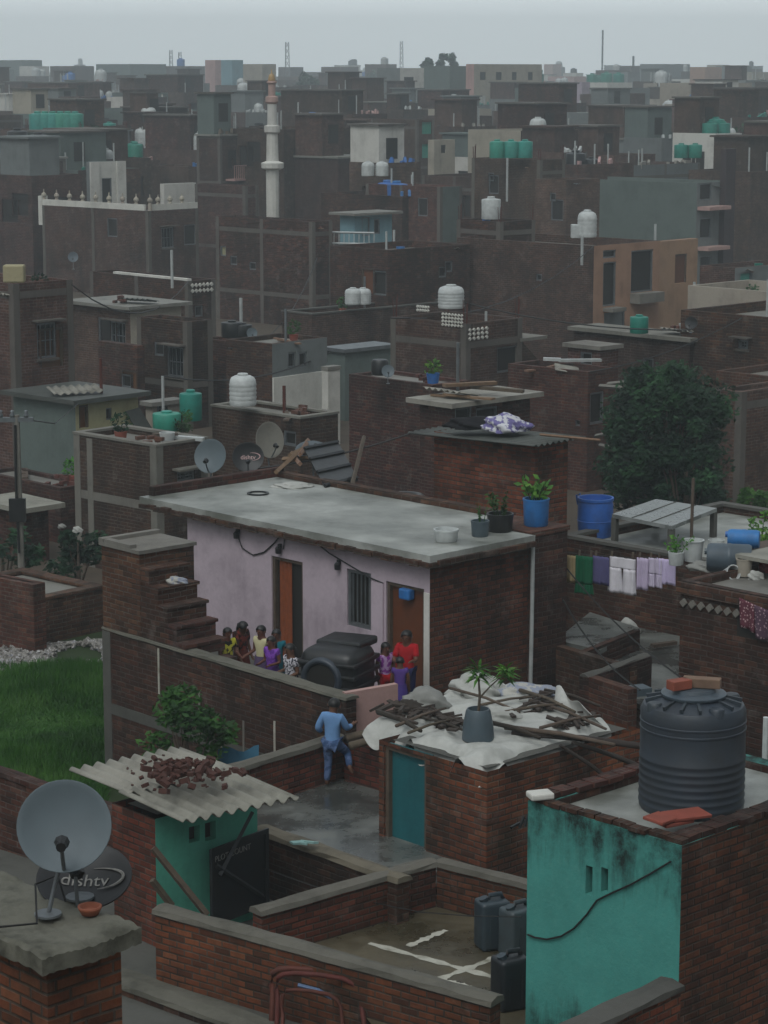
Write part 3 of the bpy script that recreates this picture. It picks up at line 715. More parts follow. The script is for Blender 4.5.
# ---- jerrycans
def jerrycan(px, py, label, mat, s=1.0, rz=.5):
    p = at(px, py, .3); z = .3
    root = thing('jerrycan', label, 'jerrycan', (p.x,p.y,z), rz, 'jerrycans on the yard floor')
    W, Dp, H = .37*s, .30*s, .68*s
    bm = bmesh.new(); bmesh.ops.create_cube(bm, size=1)
    for v in bm.verts:
        v.co.x *= W; v.co.y *= Dp; v.co.z = (v.co.z+.5)*H*.88
    bmesh.ops.bevel(bm, geom=bm.edges[:], offset=.055*s, segments=3, affect='EDGES', profile=.6)
    me = bpy.data.meshes.new('body'); bm.to_mesh(me); bm.free(); me.materials.append(mat); me.polygons.foreach_set('use_smooth',[True]*len(me.polygons))
    o = bpy.data.objects.new('body', me); COL.objects.link(o); o.parent = root
    b = MB(); b.tube([(-W*.12,0,H*.84),(-W*.1,0,H*.96),(W*.28,0,H*.96),(W*.38,0,H*.84)], .032*s, 8); b.build('handle', mat, root, True)
    b = MB(); b.lathe([(0,0),(.055*s,0),(.055*s,.07*s),(0,.072*s)], 14, Matrix.Translation((-W*.28,-Dp*.05,H*.84)) @ Matrix.Rotation(-.35,4,'Y'), cap=False); b.build('cap', M.canblue, root, 'auto')
    b = MB()
    for k in (-1,1): b.box(k*W*.2-.012,-Dp/2-.006,.1*s,k*W*.2+.012,-Dp/2+.01,H*.6)
    b.build('moulded_rib', mat, root)
jerrycan(492, 947, 'slate blue jerrycan nearest the mossy coped wall', M.canblue, 1.0, .35)
jerrycan(517, 955, 'grey jerrycan with a pale top half hidden by the teal wall', M.cangrey, 1.0, .6)
jerrycan(510, 1007, 'near black jerrycan at the foot of the teal wall', M.candark, 1.0, .45)

# ---- hut with the big tank
th = house('teal plastered hut with brick side carrying the big slate water tank', 682, 846, 22.6, 528, 860, zb=-1, wall=M.teal, wallR=M.brick_orange, par=.09, th=.2, inner=M.brick_dark,
    roofm=M.wetroof, frame=False, name='tank_hut', cat='hut', wins=[('L',585.5,866,592.5,895,'slit'),('L',601,868,608,893,'slit')], r=-1)
rr = random.Random(5)
b = MB(); n = 9
for i in range(n):                  # loose edging bricks bedded on the parapet
    y = th.b*(i+.5)/n; 
    b.obox((.06+rr.uniform(-.02,.03), y, th.z1+.025), .12, th.b/n*.92, .05, rr.uniform(-.03,.03), 0, rr.uniform(-.04,.04))
b.build('edging', M.brick_dark, th.root); b = MB()
for i in range(14):
    b.obox((.12+(th.a-.2)*(i+.5)/14, .1+rr.uniform(-.03,.03), th.z1+.03), (th.a-.2)/14*.95, .22, .06, rr.uniform(-.04,.04), rr.uniform(-.03,.03), rr.uniform(-.05,.05))
b.build('edging', M.brick_dark, th.root); b = MB()
for i in range(12):
    b.obox((.1+(th.a-.2)*(i+.5)/12, th.b-.1+rr.uniform(-.03,.03), th.z1+.03), (th.a-.2)/12*.9, .2, .06, rr.uniform(-.04,.04), rr.uniform(-.03,.03), rr.uniform(-.05,.05))

b.build('edging', M.brick_dark, th.root)
tp = at(691, 806, th.zr); tp = Vector((tp.x, tp.y, th.zr))
_, tkh = big_tank(tp, 1.12, 'big slate grey ribbed water tank with two bricks on its lid')
for i, (dx, dy, z, rz, mt, lab) in enumerate([(-.17,-.1,0,.5,M.clay,'red brick lying on the lid of the slate water tank'),(.08,-.02,0,-.25,mat_plain('brick_buff','7a6450',.9,dirt=.4),'buff brick lying on the lid of the slate water tank')]):
    o = MB(); o.box(-.12 if i == 0 else -.2,-.07,0,.12 if i == 0 else .2,.07,.1); ob = o.build('loose_brick', mt, bevel=.008); ob.location = (tp.x+dx, tp.y+dy, th.zr+tkh+.003); ob.rotation_euler.z = rz
    tag(ob, lab, 'brick')
for i, (x, y, sx, rz, lab) in enumerate([(672,826,.42,.7,'broken red roof tile at the foot of the slate tank'),(686,823,.5,.55,'long red roof tile beside the slate tank, above the teal wall corner'),(660,830,.3,.9,'small red tile shard on the teal hut roof edge')]):
    o = MB(); o.obox((0,0,.03+.012*i), sx,.24,.035,.1,.06,0); ob = o.build('roof_tile', M.clay, bevel=.008); p = at(x,y,th.z1); ob.location = (p.x,p.y,th.z1+.03+.02*i); ob.rotation_euler.z = rz; tag(ob, lab, 'tile')
o = MB(); o.obox((0,0,.04),.26,.2,.07,0,0,.3); ob = o.build('cement_lump', M.white, bevel=.02); p = at(540,803,th.z1); ob.location = (p.x,p.y,th.z1+.05); tag(ob, 'white cement lump on the corner of the teal hut roof', 'lump')
b = MB(); pts = []
for q in ((672,861),(652,873),(632,884),(612,893),(598,900),(588,914),(575,928),(562,936),(548,939),(536,937),(529,934)):
    u_, z_ = th.fuv('L', *q); pts.append((-.022, th.b-u_, z_))
b.tube(pts, .011, 5); b.build('wall_cable', M.wire, th.root)
b = MB(); pts = [atD(526,915,25.3)+Vector((-.06,-.06,0)), atD(470,916,25.9), atD(420,912,26.6), atD(370,902,27.3), atD(310,885,27.9), atD(262,868,28.2)]
b.tube(pts, .007, 4); tag(b.build('long_wire', M.wire), 'thin wire strung over the yard from the teal wall to the black tin gate', 'wire')
cl = thing('wall_clamp', 'black metal bracket sticking out at the corner of the teal wall', 'bracket', atD(528,820,25.3))
b = MB(); b.tube([(0,0,0),(-.13,-.1,-.02),(-.2,-.16,-.04)], .018, 6); b.tube([(-.05,-.04,.05),(-.1,-.1,-.06)], .02, 6); b.tube([(0,-.03,.07),(-.04,-.08,-.05)], .016, 6); b.build('bracket', M.black, cl)
# crumpled tin + shed behind the big tank at the right edge
b = MB(); tin_sheet(b, atD(735,795,27.5), atD(840,830,26.5), atD(840,768,28.5), atD(742,762,29), 12, .02)
ts = thing('tin_shelter', 'grey corrugated tin shelter at the edge behind the slate tank', 'shelter', (0,0,0)); b.build('sheet', M.metal, ts, True)
for q in (atD(740,796,27.6),atD(834,829,26.6),atD(834,772,28.4),atD(747,766,28.9)):
    b = MB(); b.tube([(q.x,q.y,0),(q.x,q.y,q.z)], .04, 6); b.build('post', M.wood, ts)
seg_wall('dark brick wall behind the slate tank at the right edge', (640,742), (860,800), 1.35, -1, .2, M.brick_dark, M.conc_dark)

# ---- brick hut with the teal door and the tarp roof
dh = house('low brick hut with a teal door under a white tarp roof', 487, 772, 28.8, 379, 640, zb=-.5, wall=M.brick_orange, par=0, frame=False, name='tarp_hut', cat='hut',
    wins=[('L',384,741,426,866,'door',M.tealdoor)], roofm=M.conc_dark, r=-2)
b = MB(); z0 = dh.z1-.02
Q = [dh.inv @ at(482,768,z0+.06), dh.inv @ at(612,729,z0+.06), dh.inv @ at(498,684,z0+.06), dh.inv @ at(366,722,z0+.06)]   # near right far left
def tarpf(u, v):
    p = (Q[0]*(1-u)+Q[1]*u)*(1-v)+(Q[3]*(1-u)+Q[2]*u)*v
    e = min(u, v); edge = max(0, .09-min(u,v))/.09
    z = .035*math.sin(9*u+4*v)+.03*math.sin(17*v-6*u)+.022*math.sin(31*u+13*v)+.02*math.sin(43*v+23*u)
    dr = -edge*(.16+.16*abs(math.sin(11*u+1.3)*math.cos(7*v+.4))+.1*math.sin(29*(u+v)))
    jx = .05*math.sin(23*v)*edge; jy = .05*math.sin(19*u)*edge
    return (p.x+jx-(.03 if v > u else 0)*edge, p.y+jy, p.z+.05+z*.8+dr)
b.grid(tarpf, 60, 60); b.build('tarp', M.tarp, dh.root, True)
def tz(px, py, lift=.1): return at(px, py, z0+.06+lift)
sticks = [((378,712),(421,731),.035),((396,726),(446,708),.022),((408,733),(450,720),.018),((488,722),(540,738),.03),((505,727),(615,745),.034),((520,690),(575,712),.026),
  ((512,712),(560,690),.02),((505,712),(565,704),.022),((530,700),(606,729),.024),((415,716),(470,733),.02),((450,688),(520,712),.02),((540,728),(600,715),.022),((545,690),(600,706),.025),((480,705),(540,696),.018)]
for i, (p, q, r) in enumerate(sticks):
    a, c = tz(*p,.1+.015*(i%4)), tz(*q,.12+.02*(i%3)); m_ = (a+c)/2+Vector((.02,.03,.02)); mt = M.wood if i % 3 else mat_plain('branch_dark','30271f',.85,dirt=.4)
    b = MB(); b.tube([a,m_,c],[r*1.1,r,r*.75],6); where = ('over the left end of the tarp','across the left of the tarp','across the left of the tarp','in the middle of the tarp','jutting off the right end of the tarp','along the far edge of the tarp')
    lab = 'dark dead branch ' + (['lying on the left corner of the white tarp','crossing the left part of the white tarp, upper','crossing the left part of the white tarp, lower','running from the white bundle to the right of the planter','jutting furthest off the right end of the white tarp','along the far edge of the white tarp','standing slanted behind the planter bucket','crossing just behind the planter bucket','reaching the right corner of the white tarp','in front of the white bundle, left of the planter','between the white bundle and the planter','below the grey white bundle at the right','pointing at the drainpipe at the far right corner','short, leaning over the coloured bundle'][i])
    tag(b.build('dead_branch', mt, smooth=True), lab, 'branch', 'dead branches weighing down the tarp')
for i, (p, q, r, D) in enumerate([((512,733),(655,748),.045,0),((572,742),(660,775),.035,0),((560,745),(622,790),.028,0)]):
    b = MB(); b.tube([tz(*p,.06), atD((p[0]+q[0])/2,(p[1]+q[1])/2-2,29.9), atD(q[0],q[1],29.0+.3*i)], [r*.8,r,r], 7)
    tag(b.build('log_pole', mat_plain('pole_dark','2f2722',.85,dirt=.4), smooth=True), ['long dark pole reaching from the tarp to the slate tank','middle dark pole slanting from the tarp behind the slate tank','short dark pole leaning down right of the tarp hut'][i], 'pole', 'dark poles beside the tarp hut')
def bundle(name, label, cat, c, rad, mat, seed, sq=.55):
    r_ = random.Random(seed); bm = bmesh.new(); bmesh.ops.create_icosphere(bm, subdivisions=4, radius=1)
    ph = [r_.uniform(0,6) for _ in range(9)]
    for v in bm.verts:
        d = v.co.copy(); k = 1+.16*math.sin(3.1*d.x+ph[0])+.14*math.sin(4.3*d.y+ph[1])+.1*math.sin(7*d.z+6*d.x+ph[2])+.06*math.sin(13*d.x+ph[3])*math.sin(11*d.y+ph[4])+.05*math.sin(21*d.y+9*d.z+ph[5])
        v.co = Vector((d.x*rad[0]*k, d.y*rad[1]*k, max(-.3,d.z)*rad[2]*k))
    me = bpy.data.meshes.new(name); bm.to_mesh(me); bm.free(); me.materials.append(mat); me.polygons.foreach_set('use_smooth',[True]*len(me.polygons))
    o = bpy.data.objects.new(name, me); COL.objects.link(o); o.location = c; return tag(o, label, cat)
wcl = mat_cloth('sack_white','b4b4ae'); pcl = mat_cloth('sack_print','a9a7a0','868b98',9); gcl = mat_cloth('sack_grey','8f8f8a')
bundle('plastic_sack','crumpled white sack on the tarp left of the planter','sack', tz(425,705,.06), (.38,.3,.22), gcl, 3)
bundle('plastic_sack','white plastic sack heaped behind the planter on the tarp','sack', tz(478,692,.04), (.45,.3,.22), wcl, 4)
bundle('printed_sack','white sack with faint print on the far side of the tarp','sack', tz(530,692,.03), (.45,.22,.12), pcl, 5)
bundle('plastic_sack','torn white sack under the branches at the right of the tarp','sack', tz(498,716,.06), (.35,.2,.14), wcl, 6)
bundle('leaf_litter','dark clump of rotting leaves on the left of the tarp','leaf litter', tz(415,708,.07), (.3,.22,.1), mat_plain('litter_dark','2a221b',.9,dirt=.3), 7)
dt = mat_plain('debris_dark','3a3028',.85,dirt=.5,sc=9)
db = MB(); g_ = random.Random(77)
for k in range(100):
    cx_, cy_, sx_, sy_ = g_.choice([(412,712,22,8),(412,712,22,8),(520,712,40,9),(545,703,25,7),(450,722,18,6),(572,722,14,5)])
    p_ = tz(g_.gauss(cx_,sx_*.55), g_.gauss(cy_,sy_*.6), .05+.09*g_.random()); db.obox(tuple(p_), g_.uniform(.1,.42), g_.uniform(.03,.08), g_.uniform(.015,.05), g_.gauss(0,.2), g_.gauss(0,.15), g_.random()*3.1)
tag(db.build('roof_debris', dt), 'dark splinters, bark and rags strewn over the white tarp', 'debris', kind='stuff')
# upright fold of tarp at the right corner
b = MB(); g0, g1, g2, g3 = tz(552,712,.0), tz(603,728,.02), tz(566,690,.45), tz(556,686,.28)
b.grid(lambda u, v: tuple((g0*(1-u)+g1*u)*(1-v)+(g3*(1-u)+(g2*.55+g1*.45)*u)*v+Vector((0,-.06*math.sin(5*u+3*v),.05*math.sin(9*u)))), 14, 10, .006); tag(b.build('tarp_flap', M.tarp, smooth=True), 'white tarp flap standing up at the right corner of the hut roof', 'tarp')
# planter bucket
pl = tz(478,740,.02); bk = thing('planter_bucket', 'grey bucket planter with two leafy shoots standing on the white tarp', 'planter', pl)
b = MB(); b.lathe([(0,0),(.2,0),(.215,.02),(.2,.22),(.165,.4),(.15,.43),(.135,.43),(.13,.36),(0,.35)], 24, cap=False); b.build('bucket', M.bluegrey, bk, 'auto')
b = MB(); b.tube([(0,0,.33),(.02,0,.6),(.0,0,.85)],[.022,.018,.012],6); b.tube([(.02,0,.58),(.15,.02,.72),(.28,.03,.84)],[.014,.01,.008],6); b.build('stem', M.wood, bk)
b = MB(); lr = random.Random(2)
for c, n in (((0,0,.92),64),((.36,.03,.9),60)):
    for k in range(n):
        an = lr.random()*6.28; el = lr.uniform(-.5,1.0); ln = lr.uniform(.14,.26); d = Vector((math.cos(an)*math.cos(el), math.sin(an)*math.cos(el), math.sin(el)))
        s = d.cross(Vector((0,0,1))).normalized()*.022; c_ = Vector(c)+Vector((0,0,lr.uniform(-.1,.06))); b.face([c_, c_+d*ln*.5+s, c_+d*ln+Vector((0,0,-.05)), c_+d*ln*.5-s])
b.build('foliage', M.leafl, bk)

# ---- field, rubbish strip, shrub
fld = [at(-40,705,-.9)]
FZ = -.9
b = MB(); b.face([(-20,31,FZ),(-3.2,34,FZ),(-2.0,37.5,FZ),(-4.4,43,FZ),(-6,52,FZ),(-24,52,FZ)])
tag(b.build('field_soil', mat_plaster('soil','2c3a1a','1d2212',.6,streak=False)), 'green field ground beside the stair house', 'field', kind='structure')
b = MB(); gr = random.Random(3)
for k in range(60000):
    Y = gr.uniform(33,44.5); X = gr.uniform(colx(-8,Y,FZ), colx(108,Y,FZ)); x_, y_ = proj((X,Y,FZ))
    if x_ > 104 or y_ < 664+(8*math.sin(x_*.07)): 
        if not (52 < x_ < 104 and 642+abs(x_-80)*.25 < y_ < 668): continue
    if math.sin(X*2.1+.7*math.sin(Y))*math.sin(Y*1.7)+gr.gauss(0,.25) > .93: continue
    h_ = gr.uniform(.12,.34)*(.7+.5*math.sin(X*1.3)*math.sin(Y*1.1+1)); an = gr.random()*6.28; dx, dy = math.cos(an)*.022, math.sin(an)*.022; lx, ly = gr.gauss(0,.08), gr.gauss(0,.08)
    b.add([(X-dx,Y-dy,FZ),(X+dx,Y+dy,FZ),(X+lx,Y+ly,FZ+h_)], [(0,1,2)])
tag(b.build('field_grass', M.grass), 'bright green grass of the field', 'grass', kind='stuff')
b = MB(); 
for k in range(2600):
    px_ = gr.uniform(-10,106); py_ = gr.uniform(640,673)+max(0,(60-px_))*.1-4
    if py_ < 652-(px_)*.10 or (54 < px_ < 104 and 645+abs(px_-80)*.3 < py_ < 666): continue
    p = at(px_,py_,FZ+.02); s = gr.uniform(.03,.11); b.obox((p.x,p.y,FZ+.03+gr.random()*.06), s*1.6, s, s*.5, gr.gauss(0,.5), gr.gauss(0,.5), gr.random()*3)
t = NT('rubbish'); c = t.ramp(t.noise(7,2,t.pos()), (.3,lin('3c3934')),(.42,lin('8f8c86')),(.52,lin('5f5a55')),(.6,lin('a8a5a2')),(.68,lin('6d6f7a')),(.76,lin('a39a90')))
M.rubbish = t.done(c,.7)
tag(b.build('litter_strip', M.rubbish), 'strip of pale rubbish along the edge of the field', 'rubbish', kind='stuff')
def bush(label, px, py, z, D, h, w, n, leaf, mat, seed, name='leafy_shrub', group=None, lobes=9):
    p = atD(px, py, D); return tree(label, (p.x,p.y,z), h, w, n, leaf, mat, seed, .12, name, group, lobes)
bush('bushy shrub against the brick wall behind the corrugated roof', 185, 745, -.3, 33.2, 2.1, 1.5, 2600, .055, M.leafm, 21, lobes=16)
b = MB(); p = atD(238,768,33.4); b.grid(lambda u, v: (p.x-.3+.6*u, p.y+.1*u+.1*v, p.z-.1+.35*v+.05*math.sin(8*u)), 8, 6, .01); tag(b.build('blue_sheet', mat_cloth('sheet_blue','3f6d86')), 'faded blue sheet behind the shrub at the brick wall', 'sheet')
# ================================================================ lilac house with its terrace
ph = house('lilac plastered house with a grey wet flat roof, brick side and two doors', 430, 553, 36.5, 187, 563, zb=-.6, wall=M.pink, wallR=M.brick_near, par=0, slab=True, over=.0, frame=False,
    roofm=M.wetroof, name='lilac_house', r=-1, wins=[('L',272,559,303,690,'opendoor'),('L',347,571,371,628,'grille',M.dark),('L',386,585,424,704,'door')])
ph.roof.scale = (1,1,1)
b = MB(); A = .16
b.box(-A,-A,ph.z1-.125,ph.a*.73-.03,1.29,ph.z1-.002); b.box(-A,1.29,ph.z1-.125,ph.a+.02,ph.b+1.15,ph.z1-.002)
ph.roof.hide_render = False
bpy.data.objects.remove(ph.roof)
ph.roof = b.build('roof', M.wetroof, ph.root)
b = MB(); rr = random.Random(9)
n = 34
for i in range(n):                  # crumbling brick edge under and along the slab
    y = -.2+(ph.b+1.3)*(i+.5)/n; b.obox((-.13+rr.uniform(-.02,.02), y, ph.z1-.15+rr.uniform(-.01,.01)), .2, (ph.b+1.3)/n*.97, .07+rr.uniform(0,.03), rr.uniform(-.03,.03), 0, 0)
for i in range(10):
    x = ph.a*.72*(i+.5)/10; b.obox((x, -.13+rr.uniform(-.02,.02), ph.z1-.14), ph.a*.72/10*.97, .2, .09, 0, rr.uniform(-.02,.02), 0)
b.build('brick_edge', M.brick_dark, ph.root)
b = MB(); b.box(.04,ph.b+1.0,ph.z1,ph.a+.02,ph.b+1.13,ph.z1+.17); b.build('parapet', M.brick_dark, ph.root)
b = MB(); b.box(ph.a-.16,1.3,ph.z1,ph.a+.015,ph.b+.98,ph.z1+.1); b.build('parapet', M.brick_dark, ph.root)
# raised brick corner with the drainpipe
b = MB(); b.box(ph.a*.73,-.05,-.6,ph.a+.06,1.25,ph.z1-.05); b.build('brick_corner', M.brick_dark, ph.root)
b = MB(); b.box(ph.a*.73-.02,-.08,ph.z1-.048,ph.a+.09,1.28,ph.z1+.03); b.build('corner_coping', M.brick, ph.root)
u0, _ = ph.fuv('R', 528, 600)
b = MB(); b.tube([(u0,-.1,ph.z1-.02),(u0-.01,-.1,1.6),(u0-.05,-.11,-.6)], .035, 10); b.build('drainpipe', M.pvc, ph.root)
# pilaster between window and door, white door jamb
ua, _ = ph.fuv('L', 373, 640); ub, _ = ph.fuv('L', 384, 640); _, zt = ph.fuv('L', 378, 582)
b = MB(); b.box(-.03,ph.b-ub,.5,.02,ph.b-ua,zt); b.build('pilaster', M.pink, ph.root)
ua, _ = ph.fuv('L', 424.5, 640); ub, _ = ph.fuv('L', 430, 640)
b = MB(); b.box(-.02,-.0+.001,.5,.05,ph.b-ua,zt); b.build('door_jamb', M.white, ph.root)
# curtain in the open doorway
ua, _ = ph.fuv('L', 277, 620); ub, _ = ph.fuv('L', 289, 620); _, zc = ph.fuv('L', 287, 562)
cu_ = MB(); cu_.grid(lambda u, v: (.075+.02*math.sin(u*22), ph.b-ua-(ub-ua)*u, .62+(zc-.62)*v), 24, 4); cu_.build('curtain', M.curtain, ph.root, True)
b = MB(); ua, z_ = ph.fuv('L', 405, 592); b.box(-.06,ph.b-ua-.14,z_-.12,.09,ph.b-ua+.1,z_+.06); o = b.build('blue_bag', M.bluep, bevel=.03); o.parent = ph.root
for px_, py_, nm in ((239,535,'wall_lamp'),(340,566,'wall_lamp'),(281,550,'wall_lamp')):
    u, z = ph.fuv('L', px_, py_); b = MB(); b.lathe([(0,-.05),(.05,-.05),(.055,.04),(.03,.07),(0,.07)], 10, Matrix.Translation((-.06,ph.b-u,z)), cap=False); b.box(-.05,ph.b-u-.03,z+.03,.0,ph.b-u+.03,z+.11); b.build(nm, M.black, ph.root)
def on_face(h, f, px_, py_, off=.02):
    u, z = h.fuv(f, px_, py_); return (-off, h.b-u, z) if f == 'L' else (u, -off, z)
for pts in ([(239,537),(243,548),(254,555),(265,552),(275,543),(281,536),(284,531)],[(284,549),(286,536)],[(312,539),(330,553),(352,566),(372,578),(384,583)]):
    b = MB(); b.tube([on_face(ph,'L',*p) for p in pts], .012, 5); b.build('wall_cable', M.wire, ph.root)
def on_roof(px_, py_, dz=0, h=ph): p = at(px_, py_, h.z1); return Vector((p.x,p.y,h.z1+dz))

# ---- things on the lilac roof
def potted(label, loc, r, hgt, mat, plant=None, seed=1, pm=None, name='planter'):
    root = thing(name, label, 'planter', loc)
    b = MB(); b.lathe([(0,0),(r*.86,0),(r*.92,.02),(r,hgt-.03),(r*1.04,hgt-.03),(r*1.04,hgt),(r*.9,hgt),(r*.88,hgt-.06),(0,hgt-.07)], 20, cap=False); b.build('pot', mat, root, 'auto')
    if plant:
        q = MB(); g = random.Random(seed); st = MB()
        for k in range(plant[0]):
            an = g.random()*6.28; ln = plant[1]*(.5+.6*g.random()); lean = plant[2]*g.random(); s = (r*.5*math.cos(an)*g.random(), r*.5*math.sin(an)*g.random(), hgt-.06)
            tip = Vector(s)+Vector((math.cos(an)*ln*lean, math.sin(an)*ln*lean, ln)); st.tube([s,(Vector(s)+tip)/2+Vector((0,0,.03)),tip], [.008,.006,.003], 4)
            for j in range(plant[3]):
                c = Vector(s).lerp(tip, .3+.7*g.random()); d = Vector((g.gauss(0,1),g.gauss(0,1),g.gauss(.3,.8))).normalized()*plant[4]; sd = d.orthogonal().normalized()*plant[4]*.28
                q.face([c, c+d*.5+sd, c+d, c+d*.5-sd])
        st.build('stem', M.leafm, root); q.build('foliage', pm or M.leafm, root)
    return root
potted('shallow white basin on the roof edge of the lilac house', on_roof(446,541), .2, .2, M.tankw)
potted('grey bucket with a bare twig plant on the lilac roof edge', on_roof(480,536), .15, .26, M.bluegrey, (5,.42,.3,5,.05), 4)
potted('wide black planter with a bushy plant on the lilac roof edge', on_roof(500,531), .22, .3, M.black, (9,.42,.5,14,.07), 5)
pb = ph.root.matrix_world
loc = Vector((ph.P.x,ph.P.y,0))+ph.R*(ph.a*.97)+ph.L*.5; loc.z = ph.z1+.031; loc = loc-ph.R*.25-ph.L*.2
potted('bright blue planter with spiky green leaves on the brick corner', loc, .22, .46, M.bluep, (22,.36,.8,3,.16), 6, M.leafl)
# wood pile and black sheet
wp = [((372,500-28),(300,470)),((283,462),(316,466)),((292,458),(300,476)),((276,480),(302,464)),((296,463),(322,460)),((290,468),(312,456)),((300,470),(308,455))]
for i, (p, q) in enumerate(wp[1:]):
    b = MB(); a, c = on_roof(*p, .05+.05*i), on_roof(*q, .16+.07*(i%3)); b.tube([a,c], .05, 4); tag(b.build('wood_offcut', M.woodp), 'pale wooden offcut in the pile beside the black sheet', 'plank', 'pale offcuts piled on the lilac roof')
bl = thing('black_shutter', 'black ribbed metal shutter lying tilted at the back of the lilac roof', 'shutter', on_roof(330,486))
T = bl.location; c = [on_roof(325,488,.02)-T, on_roof(358,480,.02)-T, on_roof(338,463,.42)-T, on_roof(304,470,.42)-T]
b = MB(); b.grid(lambda u, v: tuple((c[0]*(1-u)+c[1]*u)*(1-v)+(c[3]*(1-u)+c[2]*u)*v), 4, 4, .04); b.build('sheet', M.black, bl)
for v in (0.02,.36,.7,.98):
    b = MB(); b.tube([(c[0]*(1-v)+c[3]*v)+Vector((0,-.02,.02)), (c[1]*(1-v)+c[2]*v)+Vector((0,-.02,.02))], .035, 4); b.build('rail', M.black, bl)
bl2 = MB(); bl2.tube([on_roof(352,488,.05), on_roof(364,462,.5)], .04, 4); tag(bl2.build('grey_post', M.wood), 'grey post leaning behind the black shutter', 'post')
o = MB(); o.lathe([(0,0),(.24,0),(.24,.02),(0,.02)],20,cap=False)
for px_, py_, lab in ((258,494,'round dark lid lying on the lilac roof'),):
    q = MB(); q.lathe([(.16,.0),(.2,.0),(.2,.025),(.16,.025),(.16,0)], 20, cap=False); ob = q.build('wire_ring', M.black); ob.location = on_roof(px_,py_,.003); tag(ob, 'thin dark ring lying on the wet lilac house roof', 'ring')
bundle('plastic_scrap','white plastic scraps beside the wood pile on the lilac roof','scrap', on_roof(291,487,.01), (.35,.2,.07), wcl, 31)
for px_, py_, lab, mt, dd in ((375,486,'old tyre lying at the back edge of the lilac roof, left one','black',.5),(404,488,'old tyre at the back edge of the lilac roof nearest the brick room','black',.6)):
    q = MB(); n_ = 28; q.lathe([(dd*.5+.11*math.cos(2*PI*k/10), .1+.09*math.sin(2*PI*k/10)) for k in range(11)], n_, cap=False); ob = q.build('scooter_tyre', M.black, smooth=True); ob.location = on_roof(px_,py_,-.3); tag(ob, lab, 'tyre')
# dishes at the back of the roof
f = on_roof(208,474,-.5); dish_obj(atD(210,456,f.y), (-.25,-.9,.3), .62, 'pale satellite dish at the back left corner of the lilac roof', M.dish, 1.05, foot=f)
f = on_roof(247,474,-.3); dish_obj(atD(248,457,f.y+.2), (.05,-.93,.3), .6, 'black satellite dish with pale lettering behind the lilac roof', M.dishblk, .95, foot=f+Vector((0,.2,0)), text=('dishtv',.12,mat_plain('lettering_rose','c9a7a5',.6)))
f = on_roof(268,470,-.6)+Vector((0,1.4,0)); dish_obj(atD(270,440,f.y), (.5,-.8,.2), .62, 'mossy grey satellite dish seen edge on beyond the wood pile', M.conc, 1.15, foot=f)
f = on_roof(312,470,-.5)+Vector((0,1.2,0)); dish_obj(atD(313,451,f.y), (.1,-.5,.85), .7, 'shallow grey satellite dish lying back behind the black shutter', M.dish, .9, foot=f)

# ---- terrace
TZ = .6
def tl(px_, py_): return at(px_, py_, TZ)
pA, pB = at(103,626,1.6), at(345,697,1.6); d = (pB-pA).normalized(); nrm = Vector((-d.y,d.x,0)); TL = (pB-pA).length
troot = seg_wall('long brick parapet wall of the terrace below the lilac house', (103,626), (346,697), 1.6, -1.1, .2, M.brick_dark, M.cope, ch=.05)
for nm_, bx_ in (('column',(-.015,-.012,-1.1,.2,.05,1.53)),('beam',(.2,-.012,.15,TL,.03,.33)),('column',(TL*.45,-.01,-1.1,TL*.45+.16,.03,.14))):
    b = MB(); b.box(*bx_); b.build(nm_, M.conc_dark, troot)
for x_, za, zb_ in ((1.5,.75,1.5),(2.55,.3,1.0),(3.1,-.1,.6),(4.4,-.3,.9),(3.65,0,.75)):
    b = MB(); b.box(x_,-.016,za,x_+.035,-.001,zb_); b.build('lime_streak', M.lime if x_ < 2 or x_ > 4 else M.conc, troot)
b = MB(); bx0, bx1 = Vector((ph.P.x,ph.P.y,0)), Vector((ph.P.x,ph.P.y,0))+ph.L*(ph.b+1.2)
b.face([(pA.x,pA.y,TZ),(pB.x,pB.y,TZ),tuple((pB+d*1.6).xy)+(TZ,),tuple((bx0+ph.R*.1-ph.L*.5).xy)+(TZ,),tuple((bx0+ph.R*.05).xy)+(TZ,),tuple((bx1+ph.R*.05).xy)+(TZ,)])
tag(b.build('terrace_floor', M.conc_dark), 'grey cement terrace floor in front of the lilac house', 'terrace', kind='structure')
# plastered panel at the end of the terrace
seg_wall('faded rose plastered panel closing the terrace beside the black tank', (346,693), (398,684), 1.62, -.4, .1, M.pinkw, None, name='plaster_panel')
seg_wall('brick wall under the rose panel behind the logs', (352,722), (430,705), 1.0, -.5, .12, M.brick_dark, None)
for i, (p, q) in enumerate((((346,738),(398,726)),((350,746),(392,735)))):
    b = MB(); b.tube([at(*p,1.16), at(*q,1.22)], .06, 7); tag(b.build('wood_log', M.wood, smooth=True), ['upper grey log lying on the wall beside the climbing boy','lower grey log lying on the wall beside the climbing boy'][i], 'log')
